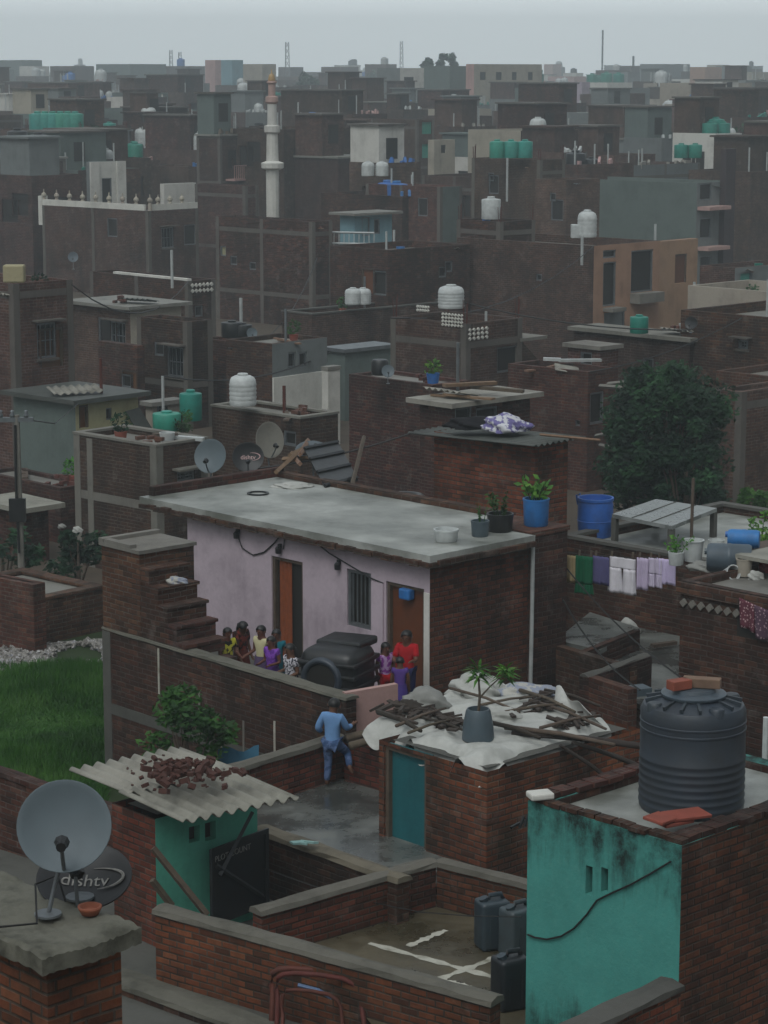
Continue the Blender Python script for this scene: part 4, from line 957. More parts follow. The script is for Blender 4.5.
# stair block: platform and steps down to the terrace
s = 0.0
sr = thing('brick_staircase', 'brick staircase climbing from the terrace to the lilac roof', 'staircase', (pA.x,pA.y,0), math.atan2(d.y,d.x))
_pl = 1.04; ztop = 3.02
b = MB(); b.box(.004,.004,1.53,_pl,1.1,ztop-.06); b.build('platform', M.brick, sr)
b = MB(); b.box(-.03,-.03,ztop-.058,_pl+.04,1.13,ztop); b.box(-.03,-.03,ztop+.001,.1,1.13,ztop+.06); b.box(.12,-.03,ztop+.001,_pl*.8,.1,ztop+.06); b.build('platform_slab', M.conc, sr)
ns = 8; run = .235; rise = (ztop-TZ)/(ns+1)
for k in range(ns):
    z1 = ztop-rise*(k+1); b = MB(); b.box(_pl+.002+run*k,.012,max(.6,min(1.53,z1-.2)),_pl+run*(k+1),.80,z1-.05); b.box(_pl+.003+run*k,-.0,z1-.049,_pl+run*(k+1)+.03,.83,z1); b.build('step', M.brick_dark, sr)
bundle('cloth_heap','pink and white cloth thrown on the upper stairs','cloth', pA+d*(_pl+run*1.5)+nrm*.5+Vector((0,0,ztop-rise*2+.02-pA.z)), (.16,.12,.08), pcl, 33)

# black tank lying on the terrace
def lying_tank():
    p = atD(338,667,35.6); rz = math.atan2(-.90,-.42)
    root = thing('water_tank', 'black water tank lying on its side on the terrace, round mouth facing out', 'water tank', (p.x,p.y,TZ), rz, 'water tanks on the roofs')
    bm = bmesh.new(); bmesh.ops.create_cube(bm, size=1)
    W, Dp, H = .98, .92, .84; z0 = .34
    for v in bm.verts: v.co = Vector((v.co.x*Dp, v.co.y*W, (v.co.z+.5)*H+z0))
    bmesh.ops.bevel(bm, geom=bm.edges[:], offset=.2, segments=4, affect='EDGES', profile=.5)
    me = bpy.data.meshes.new('body'); bm.to_mesh(me); bm.free(); me.materials.append(M.black); me.polygons.foreach_set('use_smooth',[True]*len(me.polygons))
    o = bpy.data.objects.new('body', me); COL.objects.link(o); o.parent = root
    for k in (.3,.52,.74):
        b = MB(); b.box(-Dp/2-.02,-W/2-.02,z0+H*k-.035,Dp/2+.02,W/2+.02,z0+H*k+.035); o = b.build('moulded_band', M.black, root, bevel=.02)
    Mx = Matrix.Translation((Dp/2+.01,-.05,z0+H*.46)) @ Matrix.Rotation(PI/2,4,'Y')
    b = MB(); b.lathe([(.24,-.1),(.25,.05),(.3,.07),(.34,.05),(.35,-.1)], 32, Mx, cap=False); b.build('mouth_ring', M.tank, root, True)
    b = MB(); b.lathe([(0,.02),(.25,.02),(.25,.025),(0,.025)], 24, Mx, cap=False); b.build('mouth', M.dark, root)
    b = MB(); b.box(-.4,-.4,0,.35,.4,z0+.02); b.build('brick_stand', M.brick_dark, root)
lying_tank()
pt = atD(347,641,35.9)
b = MB(); b.obox((0,0,0), .8,.6,.13,.02,-.03,0); ob = b.build('black_crate', M.black, bevel=.04); ob.location = (pt.x,pt.y,pt.z); ob.rotation_euler.z = -.5; tag(ob, 'flat black plastic box lying on top of the lying black tank', 'box')

# ================================================================ people
def person(label, loc, face, H, J=None, shirt=None, lower=None, skirt=False, long_hair=False, sleeves=1.0, scarf=None):
    """loc = on the ground under the pelvis; face = heading angle; joints as fractions of H in (right, forward, up)"""
    j = dict(pelvis=(0,0,.52), waist=(0,0,.60), chest=(0,.005,.74), neck=(0,.0,.835), head=(0,.02,.925), crown=(0,.015,.965),
        shl=(-.105,0,.80), ell=(-.135,-.01,.635), wrl=(-.14,.05,.49), shr=(.105,0,.80), elr=(.135,-.01,.635), wrr=(.14,.05,.49),
        hil=(-.055,0,.50), knl=(-.06,.02,.28), anl=(-.062,-.01,.045), tol=(-.07,.09,.02), hir=(.055,0,.50), knr=(.06,.02,.28), anr=(.062,-.01,.045), tor=(.07,.09,.02))
    j.update(J or {})
    root = thing('person', label, 'person', loc, face-PI/2, 'people')
    V = {k: Vector(v)*H for k, v in j.items()}
    def skin(name, nodes, edges, rad, mat, sub=2):
        me = bpy.data.meshes.new(name); idx = {n: i for i, n in enumerate(nodes)}
        me.from_pydata([V[n] for n in nodes], [(idx[a],idx[b]) for a, b in edges], []); o = bpy.data.objects.new(name, me); COL.objects.link(o)
        o.modifiers.new('s','SKIN'); 
        for n in nodes:
            sv = me.skin_vertices[0].data[idx[n]]; r = rad[n] if isinstance(rad[n], tuple) else (rad[n],rad[n]); sv.radius = (r[0]*H, r[1]*H)
        me.skin_vertices[0].data[0].use_root = True
        sb = o.modifiers.new('u','SUBSURF'); sb.levels = sub; sb.render_levels = sub
        ev = o.evaluated_get(bpy.context.evaluated_depsgraph_get()); m2 = bpy.data.meshes.new_from_object(ev)
        bpy.data.objects.remove(o); m2.materials.clear(); m2.materials.append(mat); m2.polygons.foreach_set('use_smooth',[True]*len(m2.polygons)); return m2
    for sd in ('l','r'):            # hands: palm, four fingers and a thumb
        w_, e_ = V['wr'+sd], V['el'+sd]; dd = (w_-e_).normalized(); fwd = Vector((0,1,0)); side = dd.cross(fwd); side = side.normalized() if side.length > .1 else Vector((1,0,0)); cur = side.cross(dd)
        V['pa'+sd] = w_+dd*.045*H
        for k in range(4):
            b0 = w_+dd*.055*H+side*(k-1.5)*.011*H; ln = (.032,.038,.035,.027)[k]*H
            V[f'f{k}{sd}'] = b0+dd*ln*.55+cur*.004*H; V[f'g{k}{sd}'] = b0+dd*ln+cur*.014*H
        V['th'+sd] = w_+dd*.03*H+side*.028*H+cur*.01*H
    nodes = ['pelvis','waist','chest','neck','head','crown']; edges = [('pelvis','waist'),('waist','chest'),('chest','neck'),('neck','head'),('head','crown')]
    rad = dict(pelvis=(.085,.065), waist=(.075,.055), chest=(.088,.06), neck=.034, head=(.062,.07), crown=(.045,.052))
    for sd in ('l','r'):
        nodes += ['sh'+sd,'el'+sd,'wr'+sd,'pa'+sd,'th'+sd,'hi'+sd,'kn'+sd,'an'+sd,'to'+sd]; edges += [('chest','sh'+sd),('sh'+sd,'el'+sd),('el'+sd,'wr'+sd),('wr'+sd,'pa'+sd),('wr'+sd,'th'+sd),('pelvis','hi'+sd),('hi'+sd,'kn'+sd),('kn'+sd,'an'+sd),('an'+sd,'to'+sd)]
        rad.update({'sh'+sd:.038,'el'+sd:.026,'wr'+sd:.018,'pa'+sd:(.018,.01),'th'+sd:.006,'hi'+sd:.058,'kn'+sd:.037,'an'+sd:.024,'to'+sd:.022})
        for k in range(4):
            nodes += [f'f{k}{sd}',f'g{k}{sd}']; edges += [('pa'+sd,f'f{k}{sd}'),(f'f{k}{sd}',f'g{k}{sd}')]; rad[f'f{k}{sd}'] = .006; rad[f'g{k}{sd}'] = .005
    bm_ = skin('body', nodes, edges, rad, M.skin)
    bo = bpy.data.objects.new('body', bm_); COL.objects.link(bo); bo.parent = root
    hd = V['head']; up = (V['crown']-V['neck']).normalized(); fw = Vector((0,1,0)); fw = (fw-up*fw.dot(up)).normalized(); rt = fw.cross(up)
    MH = Matrix(((rt.x,fw.x,up.x,hd.x),(rt.y,fw.y,up.y,hd.y),(rt.z,fw.z,up.z,hd.z),(0,0,0,1)))
    b = MB(); b.add([MH @ Vector(v)*1 for v in ((-.012*H,.066*H,-.018*H),(.012*H,.066*H,-.018*H),(0,.09*H,-.016*H),(0,.066*H,.02*H))],[(0,1,2),(0,2,3),(1,3,2)]); b.build('nose', M.skin, root)
    for s_ in (-1,1):
        b = MB(); b.lathe([(0,-.01*H),(.016*H,-.006*H),(.016*H,.006*H),(0,.01*H)], 8, MH @ Matrix.Translation((s_*.068*H,0,-.005*H)) @ Matrix.Rotation(PI/2,4,'Y'), cap=False); b.build('ear', M.skin, root)
    for s_ in (-1,1):
        b = MB(); b.lathe([(0,0),(.008*H,.0),(.006*H,.004*H),(0,.005*H)], 8, MH @ Matrix.Translation((s_*.025*H,.066*H,.004*H)) @ Matrix.Rotation(-PI/2,4,'X'), cap=False); b.build('eye', M.dark, root)
    b = MB(); b.box(-.016*H,0,-.002*H,.016*H,.006*H,.002*H)
    b.v = [tuple(MH @ (Vector(v)+Vector((0,.064*H,-.036*H)))) for v in b.v]; b.build('mouth', mat_plain('lip','5a2a24',.6), root)
    # hair: shell over the top, back and sides of the head
    b = MB(); vs = []; 
    def hf(u, v):
        an = 2*PI*u; el = (v*1.05-.12)*PI/2*1.0; front = max(0, math.sin(an)); lowest = -.5+1.0*front; el = lowest+(PI/2-lowest)*v
        r_ = Vector((.069*math.cos(an)*math.cos(el), .076*math.sin(an)*math.cos(el)-.004, .066*math.sin(el)+.017)); return tuple(MH @ (r_*H))
    b.grid(hf, 20, 8); b.build('hair', M.hair, root, True)
    if long_hair:
        b = MB(); b.tube([MH @ Vector((0,-.07*H,.0)), MH @ Vector((0,-.085*H,-.1*H)), MH @ Vector((0,-.085*H,-.24*H))],[.035*H,.03*H,.012*H],8); b.build('plait', M.hair, root, True)
    if shirt:
        V['hem'] = V['pelvis']+Vector((0,0,-.02*H)); ns_ = ['waist','chest','hem','shl','shr']; e2 = [('waist','chest'),('waist','hem'),('chest','shl'),('chest','shr')]; r2 = dict(waist=(.093,.072), chest=(.1,.075), hem=(.104,.084), shl=.05, shr=.05)
        V['col'] = V['chest'].lerp(V['neck'],.72); ns_.append('col'); e2.append(('chest','col')); r2['col'] = .046
        for sd in ('l','r'):
            V['sl'+sd] = V['sh'+sd].lerp(V['el'+sd], min(1,sleeves)); ns_.append('sl'+sd); e2.append(('sh'+sd,'sl'+sd)); r2['sl'+sd] = .042
            if sleeves > 1: V['sm'+sd] = V['el'+sd].lerp(V['wr'+sd], sleeves-1); ns_.append('sm'+sd); e2.append(('sl'+sd,'sm'+sd)); r2['sm'+sd] = .03
        me = skin('shirt', ns_, e2, r2, shirt); o = bpy.data.objects.new('shirt', me); COL.objects.link(o); o.parent = root
    if lower and not skirt:
        ns_ = ['pelvis']; e2 = []; r2 = dict(pelvis=(.095,.075))
        for sd in ('l','r'):
            V['hm'+sd] = V['kn'+sd].lerp(V['an'+sd], .92); ns_ += ['hi'+sd,'kn'+sd,'hm'+sd]; e2 += [('pelvis','hi'+sd),('hi'+sd,'kn'+sd),('kn'+sd,'hm'+sd)]; r2.update({'hi'+sd:.066,'kn'+sd:.047,'hm'+sd:.038})
        me = skin('trousers', ns_, e2, r2, lower); o = bpy.data.objects.new('trousers', me); COL.objects.link(o); o.parent = root
    if lower and skirt:
        b = MB(); pz = V['pelvis']; hem = .12*H
        b.grid(lambda u, v: (pz.x+math.cos(2*PI*u)*(.1+.075*(1-v)+.012*math.sin(2*PI*u*7)*(1-v))*H, pz.y+math.sin(2*PI*u)*(.085+.075*(1-v)+.012*math.cos(2*PI*u*6)*(1-v))*H, hem+(pz.z+.06*H-hem)*v), 42, 6); b.build('skirt', lower, root, True)
    if scarf:
        b = MB(); b.tube([V['neck']+Vector((-.05*H,.05*H,-.03*H)), V['neck']+Vector((0,-.06*H,.0)), V['shr']+Vector((.02*H,-.055*H,-.03*H)), V['pelvis']+Vector((.11*H,-.07*H,0)), V['pelvis']+Vector((.12*H,-.06*H,-.36*H))],[.02*H,.03*H,.045*H,.05*H,.055*H],8); b.build('scarf', scarf, root, True)
    return root
cc = mat_cloth
away = PI/2
# the boy climbing: back to us, hands on the wall, right leg bent
bp = at(331,787,.455)
person('boy in a blue shirt and faded jeans climbing over the brick wall', (bp.x+.02,bp.y,.455), away-.25, 1.3,
    dict(shl=(-.1,.0,.81), ell=(-.165,.0,.66), wrl=(-.15,.14,.58), elr=(.15,.07,.66), wrr=(.19,.2,.68), knr=(.13,.16,.36), anr=(.2,.0,.23), tor=(.23,.03,.17), knl=(-.05,.02,.28), chest=(0,.03,.74), neck=(0,.03,.835), head=(.01,.05,.92), crown=(.015,.055,.965)),
    cc('shirt_blue','6f96c4'), cc('jeans','33496b','54678a',9), sleeves=1.7)
def tp_(px_, py_, D): p = atD(px_, py_, D); return (p.x, p.y, TZ)
black_ = cc('cloth_black','1c1b1e')
person('girl in a purple frilled dress at the terrace wall beside the white printed top', tp_(272,650,36.4), away+2.5, 1.12, dict(wrl=(-.1,.16,.62),wrr=(.1,.16,.62)), cc('dress_purple','5d2f86','7a46a8',14), cc('skirt_purple','4f2a72'), True, True, .5)
person('girl in a white and black printed top leaning on the terrace wall', tp_(291,650,35.5), away+2.2, 1.22, dict(wrl=(-.12,.17,.6),wrr=(.12,.2,.6)), cc('top_print','c4c1c6','35343c',26), cc('skirt_violet','3c2a68'), True, True, .55)
person('small child in a pale yellow top standing behind the terrace wall', tp_(262,648,36.9), -away-.6, 1.18, dict(wrl=(-.2,.16,.6),wrr=(.16,.16,.58)), cc('top_cream','c9c29a'), cc('skirt_mauve','5b4a68'), True, False, .4)
person('child in a teal dress between the cream top and the purple dress', tp_(277,655,36.9), -away-.3, 1.12, None, cc('dress_teal','1f6a78'), cc('dress_teal_dark','1b5a68'), True, True, .4)
person('girl in a yellow and black top sitting on the stairs end of the terrace wall', tp_(227,640,37.0), -away+.5, 1.12, dict(wrl=(-.12,.2,.6),wrr=(.18,.24,.52),elr=(.16,.1,.64)), cc('top_yellow','b3ae3c','1d1c1c',9), black_, True, True, .6)
person('girl in a rust kurta bending beside the yellow top at the terrace wall', tp_(241,640,37.3), -away+.8, 1.2, dict(head=(.03,.08,.9),crown=(.04,.1,.945),neck=(.01,.04,.82),wrr=(.2,.25,.45),elr=(.18,.12,.58)), cc('top_rust','6b2f26','2a1a18',12), cc('skirt_rust','5a2a22'), True, True, .8)
person('girl in a purple top and red trousers facing the door', tp_(385,660,36.0), -away+.5, 1.12, dict(wrl=(-.12,.1,.5)), cc('top_magenta','7a2a86','a88ab0',16), cc('trousers_red','b01c26'), False, True, .5)
person('woman in a red kurta with a long red scarf at the brown door', tp_(407,662,35.9), -away-.3, 1.34, dict(wrl=(-.12,.2,.68),ell=(-.13,.08,.66),wrr=(.05,.2,.66),elr=(.14,.08,.64)), cc('kurta_red','a81d24'), cc('trousers_navy','2a2d55'), False, True, .8, cc('scarf_red','c0202a'))
person('child in a violet frock standing in front of the woman in red', tp_(400,668,35.5), away, 1.0, None, cc('frock_violet','5a3f8a'), cc('frock_violet_dark','4a3a80'), True, False, .4)
# ================================================================ right hand terraces behind the lilac house
# brick room with a corrugated roof behind the lilac house
br = house('brick room with a corrugated grey roof behind the lilac house', 535, 446, 42.0, 434, 568, par=0, frame=False, name='brick_room', wall=M.brick_orange, r=0)
b = MB(); C = [br.inv @ at(x, y, br.z1+.02) for x, y in ((552,442),(573,434),(462,421),(420,427))]
z_ = br.z1+.06
C = [Vector((-.3,-.25,z_)), Vector((br.a+.2,-.25,z_+.02)), Vector((br.a+.2,br.b+.4,z_-.08)), Vector((-.3,br.b+.4,z_-.1))]
tin_sheet(b, *C, 9, .025, nv=4); b.build('corrugated_sheet', M.tindark, br.root, True); br.roof.location.z = -.15
bundle('cloth_heap','white and violet washing heaped on the corrugated roof of the brick room','cloth', spot(br,507,.9,.2), (.45,.3,.2), mat_cloth('heap_mix','c2c2c6','6a6490',7), 41)
bundle('cloth_heap','dark crumpled sheet beside the washing on the corrugated roof','cloth', spot(br,482,1.2,.2), (.55,.3,.14), black_, 42)
b = MB(); b.tube([spot(br,540,.2,.18), spot(br,600,-.6,.2)], .025, 5); tag(b.build('bamboo_pole', M.woodp), 'thin bamboo pole sticking out from the corrugated roof', 'pole')
# flat roof house with the slab table
tb = house('low brick house with a pale wet roof carrying the slab table', 750, 571, 39.6, 563, 905, wall=M.brick_dark, par=.13, frame=False, roofm=M.wetroof, cope=M.conc_dark, r=0, name='roof_terrace_house')
def on_tb(px_, py_, dz=0): p = at(px_, py_, tb.zr); return Vector((p.x,p.y,tb.zr+dz))
p = on_tb(595,536); root = thing('barrel', 'upright bright blue open barrel on the pale wet roof', 'barrel', p)
b = MB(); b.lathe([(0,0),(.3,0),(.32,.03),(.335,.3),(.345,.31),(.335,.32),(.335,.6),(.32,.68),(.345,.69),(.345,.74),(.31,.74),(.3,.6),(0,.55)], 28, cap=False); b.build('drum', M.bluep, root, 'auto')
b = MB(); b.tube([(-.33,0,.6),(-.36,.0,.78),(-.3,-.1,.82)], .02, 6); b.build('handle', M.bluep, root)
hp = [on_tb(613,543), on_tb(668,553), on_tb(710,537), on_tb(652,530)]
tab = thing('slab_table', 'large grey slab table on short legs on the pale wet roof', 'table', hp[0]); T0 = hp[0]
zt = at(612,514,0); h_ = .55
tq = [at(x, y, tb.zr+h_)-T0 for x, y in ((612,514),(672,526),(717,508),(656,499))]
b = MB(); b.grid(lambda u, v: tuple((tq[0]*(1-u)+tq[1]*u)*(1-v)+(tq[3]*(1-u)+tq[2]*u)*v), 6, 6, .07); b.build('slab', mat_wet('slab_wet','8f9391','5a5e5c',.15,.6), tab)
for k in (.34,.67):
    b = MB(); b.tube([tq[0]*(1-k)+tq[1]*k+Vector((0,0,.005)), tq[3]*(1-k)+tq[2]*k+Vector((0,0,.005))], .012, 4); b.build('joint_line', M.conc_dark, tab)
for q in (tq[0],tq[1],tq[2],tq[3]):
    c = q*.94+(tq[0]+tq[1]+tq[2]+tq[3])*.015; b = MB(); b.obox((c.x,c.y,(h_-.07)/2), .1,.1,h_-.072,0,0,.8); b.build('leg', M.conc_dark, tab)
# clothes line
la, lb = atD(560,552,39.2), atD(697,557,37.6)
b = MB(); b.tube([la,(la+lb)/2+Vector((0,0,-.06)),lb], .007, 4); tag(b.build('clothes_line', M.wire), 'thin clothes line with washing strung beside the brick corner', 'clothes line')
def garment(px0, px1, ytop, ybot, mat, label, kind='cloth', name='cloth', split=None):
    u0 = (px0-560)/137; p0 = la.lerp(lb, u0); p1 = la.lerp(lb, (px1-560)/137); sc = (ybot-ytop)*p0.y/FPX; b = MB(); g = random.Random(int(px0))
    ph1 = g.uniform(0,6)
    def sheet(xa, xb, h0, h1, flare=0):
        def f(u, v):
            x = xa+(xb-xa)*(u+(u-.5)*flare*v); p = p0.lerp(p1, x); z = la.lerp(lb,u0).z-.03-h0-(h1-h0)*v
            return (p.x, p.y-.05+.03*math.sin(10*x+ph1)*(h0+(h1-h0)*v)/sc+.02*math.sin(23*x+ph1), z)
        b.grid(f, 10, 8, .0)
    if split is None: sheet(0,1,0,sc)
    else: sheet(0,1,0,sc*split); sheet(0,.46,sc*split,sc,.25); sheet(.54,1.0,sc*split,sc,.25)
    o = b.build(name, mat, smooth=True); md = o.modifiers.new('thick','SOLIDIFY'); md.thickness = .012; md.offset = 0
    return tag(o, label, kind, 'washing on the clothes line')
garment(564,577,553,581,mat_cloth('cl_cream','b3a07a'),'cream cloth hung at the left end of the clothes line','washing','hung_cloth')
garment(576,594,556,595,mat_cloth('cl_green','135a3c'),'dark green trousers hung on the clothes line','trousers','hung_trousers',.75)
garment(594,610,561,590,mat_cloth('cl_violet','5b5880'),'slate violet cloth hung between green and white trousers','washing','hung_cloth')
garment(611,637,565,602,mat_cloth('cl_white','dcd8de'),'white trousers hung in the middle of the clothes line','trousers','hung_trousers',.3)
garment(638,650,566,599,mat_cloth('cl_mauve','c4b6d0'),'long pale mauve cloth right of the white trousers','washing','hung_cloth')
garment(650,663,567,597,mat_cloth('cl_mauve2','cabfd4'),'pale mauve trousers leg cloth left of the lilac shirt','washing','hung_cloth',.55)
garment(658,676,558,584,mat_cloth('cl_lilac','d2c4e6'),'short lilac shirt hung at the right end of the clothes line','shirt','hung_shirt')
for i, x in enumerate((566,580,592,597,613,634,641,652,660,672)):
    p = la.lerp(lb,(x-560)/137); b = MB(); b.obox((p.x,p.y-.03,p.z), .03,.03,.1,0,.1,.3); tag(b.build('clothes_peg', M.wood), 'small peg holding washing on the clothes line', 'peg', 'pegs on the clothes line')
# grey sunken terraces
def flat_roof(label, pts, z, zb, mat, wallm=M.brick_dark, name='roof_terrace', par=None):
    P_ = [at(x, y, z) for x, y in pts]; c = P_[0]; root = thing(name, label, 'terrace', (c.x,c.y,0)); off = Vector((c.x,c.y,0))
    b = MB(); b.prism([(p.x-c.x,p.y-c.y) for p in P_], zb, z-.08); b.build('wall', wallm, root)
    b = MB(); b.prism([(p.x-c.x,p.y-c.y) for p in P_], z-.078, z); b.build('roof', mat, root); return root
flat_roof('lower grey wet terrace below the clothes line', ((560,668),(700,732),(810,684),(640,612)), .7, -.6, M.wetfloor)
flat_roof('small upper grey terrace slab left under the clothes line', ((556,640),(600,650),(640,628),(590,612)), 1.0, -.5, M.wetfloor)
seg_wall('low kerb wall between the grey terraces under the clothes line', (578,655), (640,630), 1.05, .3, .12, M.brick_dark)
seg_wall('dark brick wall right of the drainpipe', (556,646), (630,668), 1.15, -.6, .16, M.brick_dark)
seg_wall('short brick wall with pale mortar top by the drainpipe yard', (589,676), (652,654), 1.25, -.6, .18, M.brick_dark, M.conc_dark, ch=.03, ov=.0)
seg_wall('brick wall stub in front of the grey terrace, below the clothes line', (589,677), (628,690), 1.25, -.6, .18, M.brick)
bundle('plastic_bag','crumpled pale plastic bag on the wet terrace under the clothes line','bag', at(626,632,.75), (.25,.18,.2), wcl, 51)
b = MB(); p = at(664,643,.8); b.obox((p.x,p.y,.78), .5,.1,.06,0,0,.5); tag(b.build('dark_plank', M.wood), 'dark plank lying on the wet terrace', 'plank')
b = MB(); p = at(632,690,1.0); b.obox((p.x,p.y,.98), .55,.3,.12,0,0,.4); tag(b.build('blue_board', M.bluegrey), 'blue grey board on the wall behind the slate tank', 'board')
p = at(741,706,.71); bundle('covered_heap','dark slate covered heap behind the slate tank','heap', (p.x,p.y,.8), (.35,.3,.36), M.tank, 53, .8)
p = atD(765,752,26.5); root = thing('pipe_stub', 'white plastic pipe standing at the right edge behind the tank', 'pipe', (p.x,p.y,p.z)); b = MB(); b.tube([(0,0,-2.6),(0,0,.42)], .035, 10); b.build('pipe', M.tankw, root)
p = atD(608,525,30)
# brick house at the right with the diamond band
rh = house('brick house with a band of diamond brickwork and junk on its roof', 845, 612, 33.4, 681, 930, wall=M.brick_dark, par=.12, frame=False, roofm=M.roof, name='diamond_band_house', r=-1)
ua, zt_ = rh.fuv('L', 738, 597); ub, zb_ = rh.fuv('L', 775, 640)
b = MB(); zz = rh.z1-.34
for i in range(int(rh.b/.17)):
    y = rh.b-.08-i*.17; b.obox((-.02,y,zz), .05,.095,.095,PI/4,0,0)
b.build('diamond_band', M.conc, rh.root)
b = MB(); b.box(-.05,-.05,rh.z1-.2,.0-.002,rh.b+.05,rh.z1-.02); b.build('cornice', M.brick, rh.root)
b = MB(); b.box(-.01,-.01,-.5,.1,rh.b-ua,zt_+.2) ; 
# near-black panel on the wall standing in for a hollow's shade, two hanging cloths
q = MB(); q.box(-.004,rh.b-ub-.6,zb_-.05,.12,rh.b-ua,zt_+.05); q.build('recess_shade_panel', M.dark, rh.root)
for x0, x1, yt, yb, c1, c2, lab in ((742,756,597,628,'a88f8f','5b2f3a','pink checked cloth hanging on the right brick house, left of two'),(757,775,604,640,'9a8488','4f3a48','pink checked cloth hanging on the right brick house, cut by the photo edge')):
    u_, z0_ = rh.fuv('L', x0, yt); u1_, z1_ = rh.fuv('L', x1, yb); P3 = rh.root.location
    def wpt(u, z, o): v = Vector((P3.x,P3.y,0))+rh.L*(rh.b-u)-rh.R*o; return (v.x,v.y,z)
    b = MB(); b.grid(lambda u, v: wpt(u_+(u1_-u_)*(u+.12*v), z0_+(z1_-z0_)*v-.06*u, .06+.03*math.sin(9*u)*v), 12, 8); o = b.build('hung_cloth', mat_cloth('check_cloth',c1,c2,22,'check'), smooth=True); o.modifiers.new('t','SOLIDIFY').thickness = .01; tag(o, lab, 'cloth')
def on_rh(px_, py_, dz=0): p = at(px_, py_, rh.zr); return Vector((p.x,p.y,rh.zr+dz))
def barrel_lying(px_, py_, dia, ln, mat, label, rz, lift=0):
    p = on_rh(px_, py_, lift); root = thing('barrel', label, 'barrel', p, rz); Mx = Matrix.Translation((0,0,dia/2)) @ Matrix.Rotation(PI/2,4,'Y'); r = dia/2
    b = MB(); b.lathe([(0,-ln/2),(r*.9,-ln/2),(r,-ln/2+.05),(r,-.03),(r*1.03,-.02),(r*1.03,.02),(r,.03),(r,ln/2-.05),(r*.9,ln/2),(0,ln/2)], 24, Mx, cap=False); b.build('drum', mat, root, 'auto')
    b = MB(); b.lathe([(0,0),(.05,0),(.05,.05),(0,.05)], 10, Matrix.Translation((-ln/2-.045,0,dia*.7)) @ Matrix.Rotation(PI/2,4,'Y'), cap=False); b.build('bung', mat, root)
barrel_lying(729,572,.46,.7,M.bluegrey,'grey barrel lying on the junk roof of the diamond band house',-.2)
barrel_lying(743,566,.3,.5,M.bluep,'small bright blue barrel lying above the grey barrel',-.25,.3)
b = MB(); p = on_rh(748,566,0); b.box(-.5,-.3,0,.9,.3,.28); ob = b.build('old_crate', M.wood); ob.location = p; ob.rotation_euler.z = .7; tag(ob, 'old wooden crate under the small blue barrel', 'crate')
b = MB(); p = on_rh(790,572,0); b.box(-.9,-.5,.3,.9,.4,.36); b.box(-.85,-.45,0,-.78,-.38,.3); b.box(.78,-.45,0,.85,-.38,.3); ob = b.build('plank_bench', M.tin); ob.location = p; ob.rotation_euler.z = .75; tag(ob, 'low plank bench at the right edge of the junk roof', 'bench')
def bucket(px_, py_, r, h, mat, label, tilt=0):
    ob = MB(); ob.lathe([(0,0),(r*.8,0),(r,h),(r*1.06,h),(r*1.06,h+.02),(r*.92,h+.02),(r*.75,.04),(0,.04)], 18, cap=False); o = ob.build('bucket', mat, smooth='auto'); o.location = on_rh(px_, py_, .02); o.rotation_euler = (tilt,0,.4); return tag(o, label, 'bucket')
bucket(744,577,.13,.26,M.cream,'cream bucket right of the grey barrel')
bucket(693,562,.17,.33,M.tankw,'off white bucket with cloth at the left end of the junk roof')
bucket(727,576,.12,.2,M.tankw,'white pot tipped over in front of the grey barrel',1.2)
bundle('plastic_scrap','white plastic bottle scrap at the right end of the junk roof','scrap', on_rh(756,579,.03), (.13,.1,.1), wcl, 61)
bundle('cloth_heap','grey rags between the white bucket and the grey barrel','cloth', on_rh(710,570,.03), (.3,.2,.13), gcl, 62)
bundle('cloth_heap','red cloth at the right edge of the junk roof','cloth', on_rh(768,572,.05), (.15,.12,.14), mat_cloth('cl_red','8f2029'), 63)
p = on_rh(683,566); potted('small yellow green plant in a bucket at the junk roof corner', (p.x-.1,p.y+.1,p.z), .13, .22, M.tankw, (9,.3,.9,8,.07), 8, M.leafl)
p = atD(758,545,39); potted('tall bright green pepper plant beside the blue barrel', (p.x,p.y,tb.zr), .18, .3, M.clay, (16,.95,.35,22,.1), 9, M.leafl)
p = atD(692,510,41); b = MB(); q = on_tb(691,548); b.tube([(q.x,q.y,tb.zr),(q.x+.01,q.y,tb.zr+1.3)], .03, 6); tag(b.build('clothes_post', M.wood), 'dark post standing on the pale wet roof', 'post')
p = on_tb(716,556); o = MB(); o.lathe([(0,0),(.12,0),(.15,.3),(.14,.3),(.11,.03),(0,.03)],16,cap=False); ob = o.build('bucket', M.tankw, smooth='auto'); ob.location = p; tag(ob, 'pale bucket on the pale wet roof near the post', 'bucket')
# ================================================================ the town, house by house
H = house
def clutter(h, n, seed, label, px0=None):
    pass
# --- left side
m1 = H('red brick block with grey column edges left of the lilac house', 156,447,54, 74,207, wall=M.brick, par=.12, wins=[('R',177,471,195,481)], roofm=M.roof, cope=M.conc, r=2, beams=[(120,505)])
b = MB(); q = m1.fuv('L',91,500)[0]; b.box(-.014,m1.b-q-.1,GZ,.1,m1.b-q+.1,m1.z1-.05); b.build('column', M.conc, m1.root)
a2 = H('grey rendered house with a yellow front and mottled dark roof sheets', 75,399,62, 13,138, wall=M.greyg, wallR=M.yellow, slab=True, par=0, frame=False, roofm=M.tindark, wins=[('R',79,405,89,428,'door',M.wooddoor),('R',106,408,112,420,'opening')], r=2, over=.25)
b = MB(); p = [a2.fuv('R',121,396), a2.fuv('R',140,430)]; b.add([(a2.a*.76,-.05,a2.z1-.5),(a2.a*.76+.5,-.05,a2.z1-.45),(a2.a+.9,-.4,a2.z1-2.1),(a2.a+.35,-.4,a2.z1-2.1)],[(0,1,2,3)]); o = b.build('leaning_sheet', M.tindark); o.parent = a2.root; o.modifiers.new('t','SOLIDIFY').thickness = .03
